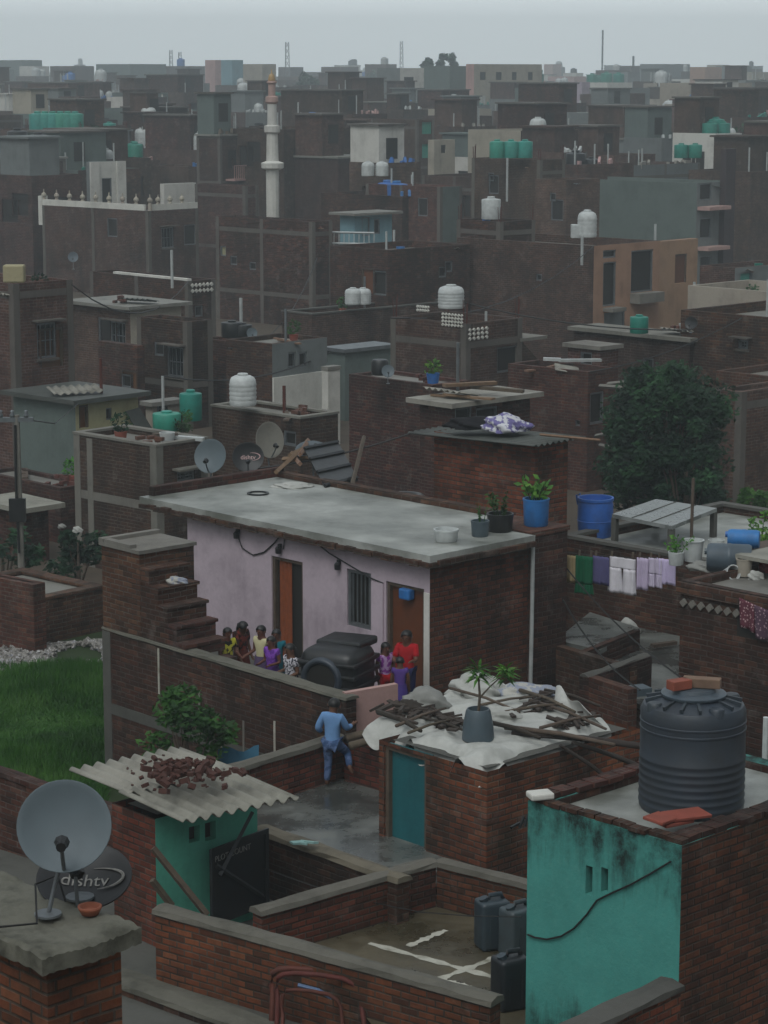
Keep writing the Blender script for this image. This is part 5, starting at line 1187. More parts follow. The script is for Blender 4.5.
a3 = H('tall bare brick house with grey columns at the left edge of the town', 13,284,66, -60,72, wall=M.brick_pale, par=.5, beams=[(40,476),(40,297)], rebar=False, r=2)
b = MB(); b.box(-.3,.0,0,.3,.4,.5); o = b.build('yellow_drum', M.yellow, bevel=.05); o.location = spot(a3,14,.3,.5); tag(o, 'yellow and white drum on the roof of the tall bare brick house', 'drum')
a4 = H('low brick house with a mossy roof behind the satellite dishes', 300,419,60, 212,338, wall=M.brick, par=.1, frame=False, cope=M.conc, wins=[('L',283,431,296,446,'opening')], r=1)
cr = H('small cream rooftop room with a square vent beside the green tanks', 152,402,66, 146,180, zb=0, wall=M.cream, par=0, slab=True, frame=False, wins=[('R',157,404,168,414)], name='rooftop_room', cat='room')
a5 = H('house with grey upper wall, two dark windows and whitewashed lower wall', 272,344,75, 226,327, wall=M.brick_dark, wallR=M.greyw, par=.15, frame=False, roofm=M.roof, wins=[('R',288,352,296,368,'opening'),('R',299,352,307,367,'opening')], r=4)
u0, _ = a5.fuv('R',272,385); u1, _ = a5.fuv('R',327,385); b = MB(); b.box(.0,-.06,GZ,a5.a+.02,-.002,a5.fuv('R',300,374)[1]); b.build('whitewash', M.white, a5.root)
a5b = H('whitewashed wing with a flat top beside the two dark windows', 328,367,74.5, 322,340, wall=M.white, par=.0, slab=True, frame=False, over=.02, name='white_wing', cat='house')
sh = H('grey green shed with a pale sheet roof right of the whitewashed wing', 345,349,80, 326,393, wall=M.greyg, par=0, slab=True, frame=False, roofm=M.metal, name='grey_shed', cat='shed')
b1 = H('brick house stepping up behind the white ribbed tank', 187,322,78, 137,212, wall=M.brick_dark, par=.3, beams=[(160,385)], r=1, cope=None)
b1b = H('lower brick block left of the stepping brick house', 137,346,77.5, 98,142, wall=M.brick_dark, par=.2, frame=False)
b1c = H('brick house with a small square hole under the dark tank', 256,345,79, 200,275, wall=M.brick_dark, par=.3, frame=False, wins=[('L',242,352,248,358,'opening')])
b2 = H('pale plastered house with a flat overhanging roof slab', 130,306,85, 72,181, wall=M.brick_pale, wallR=M.cream, slab=True, par=0, over=.3, frame=False, roofm=M.roof, r=0)
b3 = H('long low brick house with a white coping and pierced corner', 188,281,95, 90,215, wall=M.brick_dark, par=.4, frame=True, beams=[])
b = MB(); b.box(-.03,.0,b3.z1,.18,b3.b*.75,b3.z1+.09); b.build('coping', M.white, b3.root)
def jaali(h, f, x0, y0, x1, y1, nx, ny, mat=None):
    (ua, za), (ub, zb_) = h.fuv(f, x0, (y0+y1)/2), h.fuv(f, x1, (y0+y1)/2); zt = h.fuv(f,(x0+x1)/2,y0)[1]; zc = h.fuv(f,(x0+x1)/2,y1)[1]; b = MB()
    for i in range(nx):
        for j in range(ny):
            u = ua+(ub-ua)*(i+.5)/nx; z = zc+(zt-zc)*(j+.5)/ny; s = min((ub-ua)/nx,(zt-zc)/ny)*.62
            if f == 'L': b.obox((-.03,h.b-u,z), .06,s,s,PI/4,0,0)
            else: b.obox((u,-.03,z), s,.06,s,0,PI/4,0)
    b.build('pierced_screen', mat or M.white, h.root)
jaali(b3,'R',190,282,213,293,6,2)
b4 = H('long brick hall with a white finial railing on its roof', 148,211,125, 42,198, wall=M.brick_dark, par=.25, beams=[(100,229)], r=3)
b = MB(); n = 9
for i in range(n):
    t = i/(n-1); y = b4.b*(1-t)
    b.lathe([(0,0),(.11,0),(.11,.35),(.07,.4),(.15,.52),(.13,.62),(.04,.7),(.03,.85),(0,.88)], 8, Matrix.Translation((.15,y,b4.z1)), cap=False); b.build('finial', M.cream, b4.root); b = MB()
for i in range(1,4):
    b.lathe([(0,0),(.11,0),(.11,.35),(.07,.4),(.15,.52),(.13,.62),(.04,.7),(0,.88)], 8, Matrix.Translation((b4.a*i/4.2,.15,b4.z1)), cap=False); b.build('finial', M.cream, b4.root); b = MB()
b = MB(); b.box(.02,.3,b4.z1,.14,b4.b,b4.z1+.32); b.box(.3,.02,b4.z1,b4.a,.14,b4.z1+.32); b.box(-.02,b4.b-.02,b4.z1-1.1,.4,b4.b+.3,b4.z1+.5); b.build('railing_wall', M.white, b4.root)
wg = H('white gate tower with two pillars and a dark doorway behind the finial railing', 90,162,140, 86,124, wall=M.greyw, wallR=M.white, par=.8, frame=False, wins=[('R',102,178,112,204,'opening')], name='gate_tower', cat='tower', zb=2)
b = MB(); b.box(-.05,-.12,2,.6,-.002,wg.z1); b.box(wg.a-.6,-.12,2,wg.a+.05,-.002,wg.z1); b.build('pillar', M.white, wg.root)
wb = H('pale brick lined room at the right end of the finial railing', 164,184,138, 160,196, wall=M.white, par=.4, frame=False, zb=1, name='rooftop_room', cat='room')
b5 = H('brick house left of the minaret', 245,186,135, 195,258, wall=M.brick, par=.4, r=2)
b5b = H('large dark brick house in front of the minaret', 312,222,110, 216,332, wall=M.brick_dark, par=.4, wins=[('L',230,256,237,265,'opening'),('L',249,262,256,270,'opening'),('L',220,246,226,256,'opening',M.yellow)], r=1)
# minaret
mp = atD(273,230,150); mzb = 0
mroot = thing('minaret', 'pale minaret with two balconies and a small gold dome', 'minaret', (mp.x,mp.y,0))
def mz(y): return atD(273,y,150).z
k = 150/FPX
b = MB(); b.lathe([(6.5*k,GZ),(6.5*k,mz(170)),(11*k,mz(168)),(11.5*k,mz(163)),(6.2*k,mz(161)),(5.5*k,mz(134))], 12, cap=False); b.build('lower_shaft', M.white, mroot)
b = MB(); b.lathe([(5.5*k,mz(134)),(7.8*k,mz(132)),(8*k,mz(126)),(4.8*k,mz(125)),(4.5*k,mz(104))], 12, cap=False); b.build('upper_shaft', M.white, mroot)
b = MB(); b.lathe([(4.5*k,mz(104)),(6.3*k,mz(102)),(6.3*k,mz(97)),(3.6*k,mz(96)),(3.6*k,mz(84)),(5*k,mz(83)),(5*k,mz(81.5)),(3.6*k,mz(81))], 12, cap=False); b.build('lantern', M.pinkw, mroot)
b = MB(); b.lathe([(3.4*k,mz(81)),(3.7*k,mz(79)),(2.6*k,mz(75)),(.6*k,mz(73)),(.3*k,mz(69)),(0,mz(69))], 12, cap=False); b.build('dome', mat_plain('gold_paint','a58a52',.5), mroot, True)
# centre
b6 = H('mauve house with a white door and a railed balcony', 316,250,112, 312,376, wall=M.brick, wallR=M.lilac, par=.3, frame=False, wins=[('R',320,259,330,283,'door',M.tankw),('R',343,260,352,271,'opening')], r=6)
b6r = H('light blue rooftop room behind the railed balcony', 355,213,118, 340,392, zb=2, wall=M.blue, par=0, slab=True, frame=False, wins=[('R',362,217,370,236,'opening',M.blue),('R',374,219,380,234,'opening')], name='rooftop_room', cat='room', over=.4)
b = MB()
for y_ in (232,243): b.tube([atD(314,y_,111.5), atD(374,y_+1,111)], .05, 4)
for i in range(13): b.tube([atD(314+i*5,232,111.5-i*.04), atD(314+i*5,247,111.5-i*.04)], .03, 4)
ob = b.build('balcony_rail', M.pvc); ob.parent = b6.root; ob.matrix_parent_inverse = b6.root.matrix_basis.inverted()
b7 = H('brick house with pale beams behind the blue rooftop room', 440,187,128, 366,462, wall=M.brick, wallR=M.greyg, par=.3, beams=[(420,245)], r=0)
b7b = H('brown house with a pale window bay in the centre of the town', 388,250,96, 330,470, wall=M.brick_dark, par=.3, frame=False)
b7c = H('long low brick house behind the white barrel tanks', 312,315,92, 282,452, wall=M.brick_dark, par=.2, frame=False, cope=M.conc_dark)
b8 = H('broad brick house with apricot pilasters and a white balcony bay', 594,246,95, 457,660, wall=M.brick_dark, wallR=M.orange, par=.35, frame=False, wins=[('L',536,274,542,281,'opening'),('R',603,262,616,306,'opening'),('R',603,250,616,258,'opening'),('R',631,250,653,292,'opening'),('R',604,312,625,330,'opening',M.greyw)], r=1)
b = MB(); u0, z0 = b8.fuv('R',603,308); u1, _ = b8.fuv('R',617,308); b.box(u0,-.5,z0-.15,u1,-.002,z0); b.build('balcony_slab', M.conc, b8.root); b = MB()
u2, z2 = b8.fuv('R',630,296); u3, _ = b8.fuv('R',655,296); b.box(u2,-.5,z2-.3,u3,-.002,z2+.1); b.build('balcony_slab', M.conc, b8.root)
b9 = H('apricot plastered house with a shuttered window', 657,242,104, 650,698, wall=M.orange, par=.5, frame=False, wins=[('R',675,254,687,283,'door',M.wooddoor)], r=3, wallR=M.orange)
b10 = H('long grey rendered house with a white and dark column front', 697,183,130, 563,733, wall=M.greyg, wallR=M.greyw, par=.4, frame=False, wins=[('R',700,172,712,200,'opening'),('R',700,218,711,238,'opening'),('R',700,256,711,284,'opening')], r=3)
b = MB(); u0, _ = b10.fuv('R',719,220); u1, _ = b10.fuv('R',729,220); b.box(u0,-.35,GZ,u1,-.002,b10.z1+1.8); b.build('dark_pier', mat_plain('pier_maroon','35282a',.7), b10.root)
b = MB()
for y_ in (206,246): 
    z = b10.fuv('R',706,y_)[1]; b = MB(); b.box(.1,-.8,z-.2,u0-.02,-.003,z); b.build('balcony_slab', M.pinkw, b10.root)
b11 = H('tall brick house carrying green tanks right of centre', 540,160,125, 472,565, wall=M.brick, par=.5, rebar=True, r=0)
b11b = H('brick house wing below the tall house with green tanks', 566,180,122, 535,600, wall=M.brick_pale, par=.3, frame=False)
b11c = H('brick house with a rough parapet behind the tank with the square box', 500,222,100, 457,535, wall=M.brick_dark, par=.3)
b12 = H('broad brick house with a shuttered window at the right', 775,318,70, 681,880, wall=M.brick_dark, par=.3, frame=False, wins=[('L',738,340,748,349)], r=0)
b12b = H('cream walled roof terrace behind the broad brick house at the right', 770,292,86, 688,830, wall=M.cream, par=.5, frame=False)
b12c = H('house with a green curtain on a railed balcony at the right', 735,268,98, 700,800, wall=M.brick, wallR=M.greyw, par=.3, frame=False, wins=[('R',740,272,752,292,'opening',M.tankt)])
# big brick house with the stair profile
a7 = H('brick house with a pierced white parapet and a stepped stair wall', 466,324,72, 391,522, wall=M.brick, par=.75, frame=True, beams=[(430,345)], r=1, wins=[('R',497,346,520,372,'opening')])
jaali(a7,'L',417,305,430,312,5,2); jaali(a7,'R',467,327,488,340,5,3); jaali(a7,'L',442,313,464,327,7,4)
b = MB(); q0 = a7.a; zt_ = a7.z1-.75
b.add([(q0+.002,-.0,GZ),(q0+2.6,0,GZ),(q0+2.6,0,zt_-2.1),(q0+.002,0,zt_),(q0+.002,.24,GZ),(q0+2.6,.24,GZ),(q0+2.6,.24,zt_-2.1),(q0+.002,.24,zt_)],[(0,1,2,3),(7,6,5,4),(3,2,6,7),(1,5,6,2),(0,3,7,4)])
b.build('stair_wall', a7.wall.data.materials[0], a7.root)
for k in range(7): b = MB(); b.box(q0+.05+.36*k,.25,GZ,q0+.05+.36*(k+1),1.3,zt_-.3-.3*k); b.build('step', M.conc_mid, a7.root)
b = MB(); b.box(q0-.1,-.05,zt_+.001,q0+1.2,1.4,zt_+.1); b.build('stair_canopy', M.conc, a7.root)
a7b = H('red brick house with floor slabs sticking out beside the tree', 588,372,66, 508,618, wall=M.brick, par=.2, frame=False, wins=[('R',590,392,604,424,'opening'),('L',575,420,580,426,'opening')], cope=None, r=2)
a7t = H('brick stair head with a grey slab roof above the red brick house', 600,346,69, 568,618, zb=0, wall=M.brick, slab=True, par=0, frame=False, roofm=M.conc, wins=[('L',580,352,592,366,'opening')], name='stair_head', cat='room')
b = MB()
for (x0,y0,x1,y1) in ((596,436,622,431),(600,445,612,448),(608,384,640,381),(600,386,628,388)): b.tube([atD(x0,y0,64.5), atD(x1,y1,63)], .06, 4)
ob = b.build('slab_edge', M.conc); ob.parent = a7b.root; ob.matrix_parent_inverse = a7b.root.matrix_basis.inverted()
a8 = H('dim brick house wall behind the black shutter', 432,385,63, 349,470, wall=M.brick_dark, par=.1, frame=False, wins=[('R',437,404,450,420,'opening')])
lean = H('tin roofed lean to with open front behind the brick room', 452,402,57, 420,530, wall=M.brick_dark, wallR=M.brick_dark, par=0, slab=True, frame=False, roofm=M.tin, over=.25, wins=[('R',455,407,472,424,'opening'),('R',476,407,498,426,'opening')], name='lean_to', cat='shed')
fr = H('flat roofed house with a grey slab behind the tree', 690,338,72, 574,714, wall=M.brick, par=0, slab=True, frame=False, over=.15, roofm=M.conc)
rb1 = H('brick house with a narrow window right of the tree', 742,392,62, 715,800, wall=M.brick_pale, par=.2, frame=True, wins=[('L',734,410,740,424,'opening')])
rb2 = H('low brick house with a tin strip behind the green plants at the right', 800,380,66, 716,860, wall=M.brick, par=.2, frame=False)
# left foreground low brick houses by the field
lf = H('low red brick shed with a grey roof at the field edge', 40,601,46.5, -40,103, zb=-1, wall=M.brick, par=.04, th=.2, frame=False, roofm=M.roof, cope=M.brick, r=3)
lf2 = H('low red brick shed cut by the left edge at the field', 33,585,45.5, -60,45, zb=-1, wall=M.brick, par=.04, th=.2, frame=False, roofm=M.roof, r=6)
lf3 = H('small shack with a sloping grey sheet roof behind the electric pole', 25,506,56, -10,48, wall=M.brick_dark, par=0, slab=True, frame=False, roofm=M.tin, over=.3, name='shack', cat='shed')
lf4 = H('low grey walled lane house behind the shack', 60,488,58.5, -20,95, wall=M.brick_dark, par=.1, frame=False, roofm=M.roof)
# electric pole
ep = atD(21,560,50); root = thing('electric_pole', 'pale concrete electric pole with cables and boxes at the left edge', 'pole', (ep.x,ep.y,GZ))
zt = atD(17,415,50).z-GZ
b = MB(); b.tube([(0,0,0),(0,0,zt)],[.08,.06],8); b.build('shaft', M.conc, root)
b = MB(); b.box(-.75,-.05,zt-.15,.35,.05,zt-.05); b.build('cross_arm', M.metal, root)
for x in (-.6,-.35,-.1,.2):
    b = MB(); b.lathe([(0,0),(.05,0),(.06,.05),(.03,.1),(.05,.14),(0,.16)],10,Matrix.Translation((x,0,zt-.05)),cap=False); b.build('insulator', M.metal, root, True)
b = MB(); b.box(-.2,-.18,zt-2.3,.15,-.05,zt-1.8); b.build('junction_box', M.black, root)
b = MB(); b.tube([(-.03,-.1,zt-.2),(-.05,-.12,zt-1.5),(-.02,-.12,zt-3)], .03, 5); b.build('cable_bundle', M.black, root)
for i, (x, z1_, x2, y2, D2) in enumerate([(-.6,zt,-30,400,70),(-.35,zt,-20,420,60),(.2,zt-.1,78,404,61)]):
    p0 = Vector((ep.x+x,ep.y,GZ+z1_)); p1 = atD(x2,y2,D2); b = MB(); b.tube([p0,(p0+p1)/2-Vector((0,0,.3)),p1], .014, 4); tag(b.build('power_wire', M.wire), ['topmost black power wire running left from the electric pole','lower black power wire running left from the electric pole','black power wire running right to the grey rendered house'][i], 'wire', 'wires from the electric pole')
bush('dark bush between the electric pole and the red brick block', 78,548,GZ,52,1.9,1.6,1100,.08,M.leafd,71)
bush('dark bush at the left edge below the shack', 2,545,GZ,51,2.0,1.9,1100,.08,M.leafd,72)
bush('low green bush beside the electric pole foot', 36,556,GZ,51,1.1,.9,500,.06,M.leafm,73)
bundle('plastic_bag','white bag hanging in the bush beside the red brick block','bag', atD(78,531,51), (.11,.08,.09), wcl, 75)
bundle('plastic_bag','small white bag left of the bush by the brick block','bag', atD(62,527,51), (.1,.06,.06), gcl, 76)
# ---- the big tree and other green
p = atD(669,505,57); tree('big dense dark green tree beside the red brick house', (p.x-.1,p.y,GZ), 5.3, 3.3, 30000, .075, M.leafd, 81, .1, 'dense_tree', None, 64)
p = atD(686,505,55.5); tree('lower bushy dark tree in front of the big dense tree', (p.x,p.y,GZ), 3.9, 1.9, 11000, .07, M.leafd, 87, .12, 'dense_tree', None, 26)
p = atD(724,500,54); tree('small dark bushy tree under the brick house at the right', (p.x,p.y,GZ), 2.2, 1.2, 1600, .07, M.leafd, 82, .2, 'small_tree', None, 12)
p = atD(756,470,52); tree('leafy young tree at the right edge beside the brick house', (p.x,p.y,GZ), 3.0, 1.0, 1600, .075, M.leafm, 83, .25, 'small_tree', None, 12)
p = atD(694,470,60); tree('dark tree crown peeping behind the big tree', (p.x,p.y,GZ), 3.6, 1.5, 2200, .08, M.leafd, 84, .2, 'dense_tree', None, 14)
p = atD(182,432,61); tree('small green shrub on the roof below the teal tanks', (p.x,p.y,p.z), .5, .9, 400, .05, M.leafm, 85, .1, 'leafy_shrub', None, 6)
# ---- water tanks, each on its roof
def tk(kind, mat, px_, yb, D, dia, label, hs=1):
    p = atD(px_, yb, D); st = atD(px_, yb, D)
    return tank(kind, mat, p, dia, label, hscale=hs)
tk('plain','tankg',191,420,62,.58,'tall teal green tank left of the white ribbed tank',1.3)
tk('plain','tankt',167,430,61,.72,'short teal tank beside the taller teal tank',.65)
tk('white','tankw',243,405,61,.68,'white ribbed tank on the brick roof behind the lilac house',1.05)
tk('white','tankw',451,308,73,.78,'white tank on the pierced parapet of the stepped stair house',.8)
tk('white','tankw',353,304,93,.62,'white barrel tank, left of a touching pair in the centre',.9); tk('white','tankw',363,304,93.2,.62,'white barrel tank, right of a touching pair in the centre',.9)
tk('plain','tankw',491,219,101,.8,'tall white tank in front of the green tanks house',1.1)
tk('white','tankw',587,237,96,.75,'white tank with a small box beside it on the broad brick house',1.25)
b = MB(); b.box(-.25,-.2,0,.25,.2,.55); o = b.build('white_box', M.tankw, bevel=.03); o.location = atD(577,238,96); tag(o, 'small white box beside the tank on the broad brick house', 'box')
tk('plain','tankg',639,333,72,.55,'green tank on the flat slab behind the tree',.95)
for i, (x, lab) in enumerate([(497,'green tank, left one of the row on the tall brick house'),(511,'green tank in the middle of the row on the tall brick house'),(525,'green tank, right one of the row on the tall brick house')]): tk('plain','tankt',x,158,125.6,.78,lab,1.15)
tk('white','tankw',368,176,129,.68,'white tank left of the pair above the blue rooftop room',1.0); tk('white','tankw',382,176,129,.68,'white tank right of the pair above the blue rooftop room',1.0)
tk('plain','tankg',681,158,140,.8,'green tank left of the pair on the grey column house'); tk('plain','tankg',695,158,140,.8,'green tank right of the pair on the grey column house')
tk('plain','black',232,337,79.5,.7,'dark slate tank left of the pair behind the white house',.75); tk('plain','black',243,338,79.5,.6,'dark slate tank right of the pair behind the white house',.8)
p = atD(252,333,79); dish_obj(p, (.2,-.95,.2), .36, 'small pale dish right of the dark slate tanks', M.dish, pole=.4)
p = atD(388,371,63.3); dish_obj(p, (.1,-.9,.3), .34, 'small pale dish above the dim brick wall', M.dish, pole=.35)
p = atD(73,257,96); dish_obj(p, (.1,-.95,.2), .42, 'small pale dish below the brick hall', M.dish, pole=.5)
p = atD(691,323,71); dish_obj(p, (-.4,-.8,.2), .4, 'dark dish on the broad brick house at the right', M.dishblk, pole=.3)
p = atD(380,373,63.6); b = MB(); b.lathe([(0,0),(.22,0),(.24,.1),(.24,.35),(.2,.42),(0,.44)],18,cap=False); o = b.build('black_drum', M.black, smooth='auto'); o.location = (p.x,p.y,p.z-.05); tag(o, 'black drum behind the small pale dish', 'drum')
# white scraps and bars on roofs
for (x, y, D, L_, rz, mt, lab) in [(580,362,68,1.3,.3,'pvc','pale sheet strip on the red brick house beside the tree'),(552,361,67,.5,0,'tankw','white sack strip on the red brick house parapet'),(535,172,126,.6,.2,'conc','grey slab piece on the tall brick house'),(470,386,58,1.6,.6,'woodp','heap of pale sticks on the tin lean to'),(497,391,58,1.4,-.4,'wood','grey plank over the tin lean to'),(186,440,55,.9,-.3,'tankw','white board lying on the red brick block roof'),(165,437,55,.6,.4,'wood','dark plank on the red brick block roof')]:
    p = atD(x, y, D); b = MB(); b.obox((0,0,.05), L_,.14,.08,.05,.03,0); o = b.build('roof_plank', getattr(M,mt)); o.location = p; o.rotation_euler.z = rz; tag(o, lab, 'plank')
for (x, y0, y1, D, lab) in [(163,376,400,66,'thin white pipe standing beside the teal tanks'),(172,250,273,94,'thin pale pipe on the long low brick house'),(241,298,318,82,'white pipe beside the dark slate tanks'),(394,230,262,110,'pale pipe beside the mauve house'),(582,236,250,94,'white pipe on the broad brick house corner'),(655,224,245,103,'white pipe at the apricot house'),(694,282,300,97,'white pipe behind the cream roof terrace'),(507,158,190,124,'dark pipe on the tall brick house')]:
    p = atD(x, y1, D); q = atD(x, y0, D); b = MB(); b.tube([(0,0,-.6),(0,0,q.z-p.z)], .045 if D < 80 else .06, 6); o = b.build('vent_pipe', M.pvc); o.location = p; tag(o, lab, 'pipe')
# ================================================================ far town fading into the haze
LM = [(40,'left of the gate tower'),(110,'beyond the gate tower'),(170,'between gate tower and minaret'),(235,'just left of the minaret'),(300,'just right of the minaret'),(370,'beyond the white tank pair'),(440,'left of the green tanks house'),(520,'behind the green tanks house'),(600,'behind the long grey rendered house'),(680,'behind the grey column house'),(790,'at the far right of the town')]
def where(px_):
    for x, s in LM:
        if px_ < x+35: return s
    return LM[-1][1]
# hand placed far houses
F = lambda label, px, py, D, xl, xr, **k: house(label, px, py, D, xl, xr, simple=True, group='far houses fading in the haze', **k)
F('brick house with a row of teal tanks at the left',80,132,165,-20,128,wall=M.brick_far,par=.5)
F('brick house right of the row of teal tanks',190,112,200,140,216,wall=M.brick_far,par=.4,wins=[('R',150,115,158,130,'opening')])
F('tall grey slab block on the left horizon',130,64,520,96,166,wall=M.greyg,par=.5,frame=False)
F('pale rose tower house on the horizon above the minaret',215,60,430,205,223,wall=M.pinkw,par=.3,frame=False)
F('pale turquoise house on the horizon left of the minaret',232,60,420,221,243,wall=M.blue,par=.3,frame=False)
F('cream house on the horizon behind the minaret',262,64,400,243,276,wall=M.cream,par=.3,frame=False)
F('rose roofed house with a white colonnade right of the minaret',300,102,230,272,332,wall=M.pinkw,wallR=M.white,par=.3,frame=False)
F('white block with a dark square window at the centre horizon',400,68,300,377,424,wall=M.greyw,wallR=M.white,par=.4,frame=False,wins=[('R',404,77,414,88,'opening')])
F('long dark block right of the white block',450,66,310,422,466,wall=M.greyg,par=.4,frame=False)
F('cream house with a row of windows at the centre horizon',474,64,300,466,542,wall=M.pinkw,wallR=M.cream,par=.3,frame=False,wins=[('R',480,72,486,80,'opening'),('R',496,72,502,80,'opening'),('R',512,72,517,80,'opening'),('R',528,72,533,80,'opening')])
F('cream house with two windows below the centre horizon',434,140,170,428,455,wall=M.cream,par=.3,frame=False,wins=[('R',441,145,446,153,'opening')])
F('brick house with teal window bays left of the cream house',417,120,178,330,434,wall=M.brick_far,par=.4,wins=[('R',422,122,432,134,'opening',M.tankt),('R',422,144,432,158,'opening',M.tankt)])
F('grey block on the right horizon',655,64,560,640,690,wall=M.greyw,par=.4,frame=False)
F('apricot house on the right horizon',705,67,480,690,722,wall=M.orange,par=.4,frame=False)
F('pale stepped house at the far right horizon',735,66,500,716,752,wall=M.greyw,par=.4,frame=False)
F('long pale house with a veranda band right of centre',620,88,300,570,650,wall=M.greyw,par=.3,frame=False)
F('mauve walled house right of centre',582,82,290,570,590,wall=M.lilac,par=.3,frame=False)
F('cream building with pilasters at the right',690,83,260,660,752,wall=M.cream,par=.4,frame=False,wins=[('R',700,92,706,100,'opening')])
F('broad brick house right of centre with a white tank',640,127,185,560,668,wall=M.brick_far,par=.3)
F('grey rendered block behind the tall house with green tanks',560,88,240,515,575,wall=M.greyg,par=.3,frame=False)
F('broad hazy block at the far left horizon',22,60,560,-10,42,wall=M.greyg,par=.4,frame=False)
F('hazy brick block on the horizon beside the left edge block',72,66,520,50,94,wall=M.brick_far,par=.4,frame=False)
F('hazy cream block at the right end of the skyline',752,72,470,738,790,wall=M.cream,par=.4,frame=False)
F('hazy pale house right of the tall thin mast',628,72,480,608,640,wall=M.greyw,par=.4,frame=False)
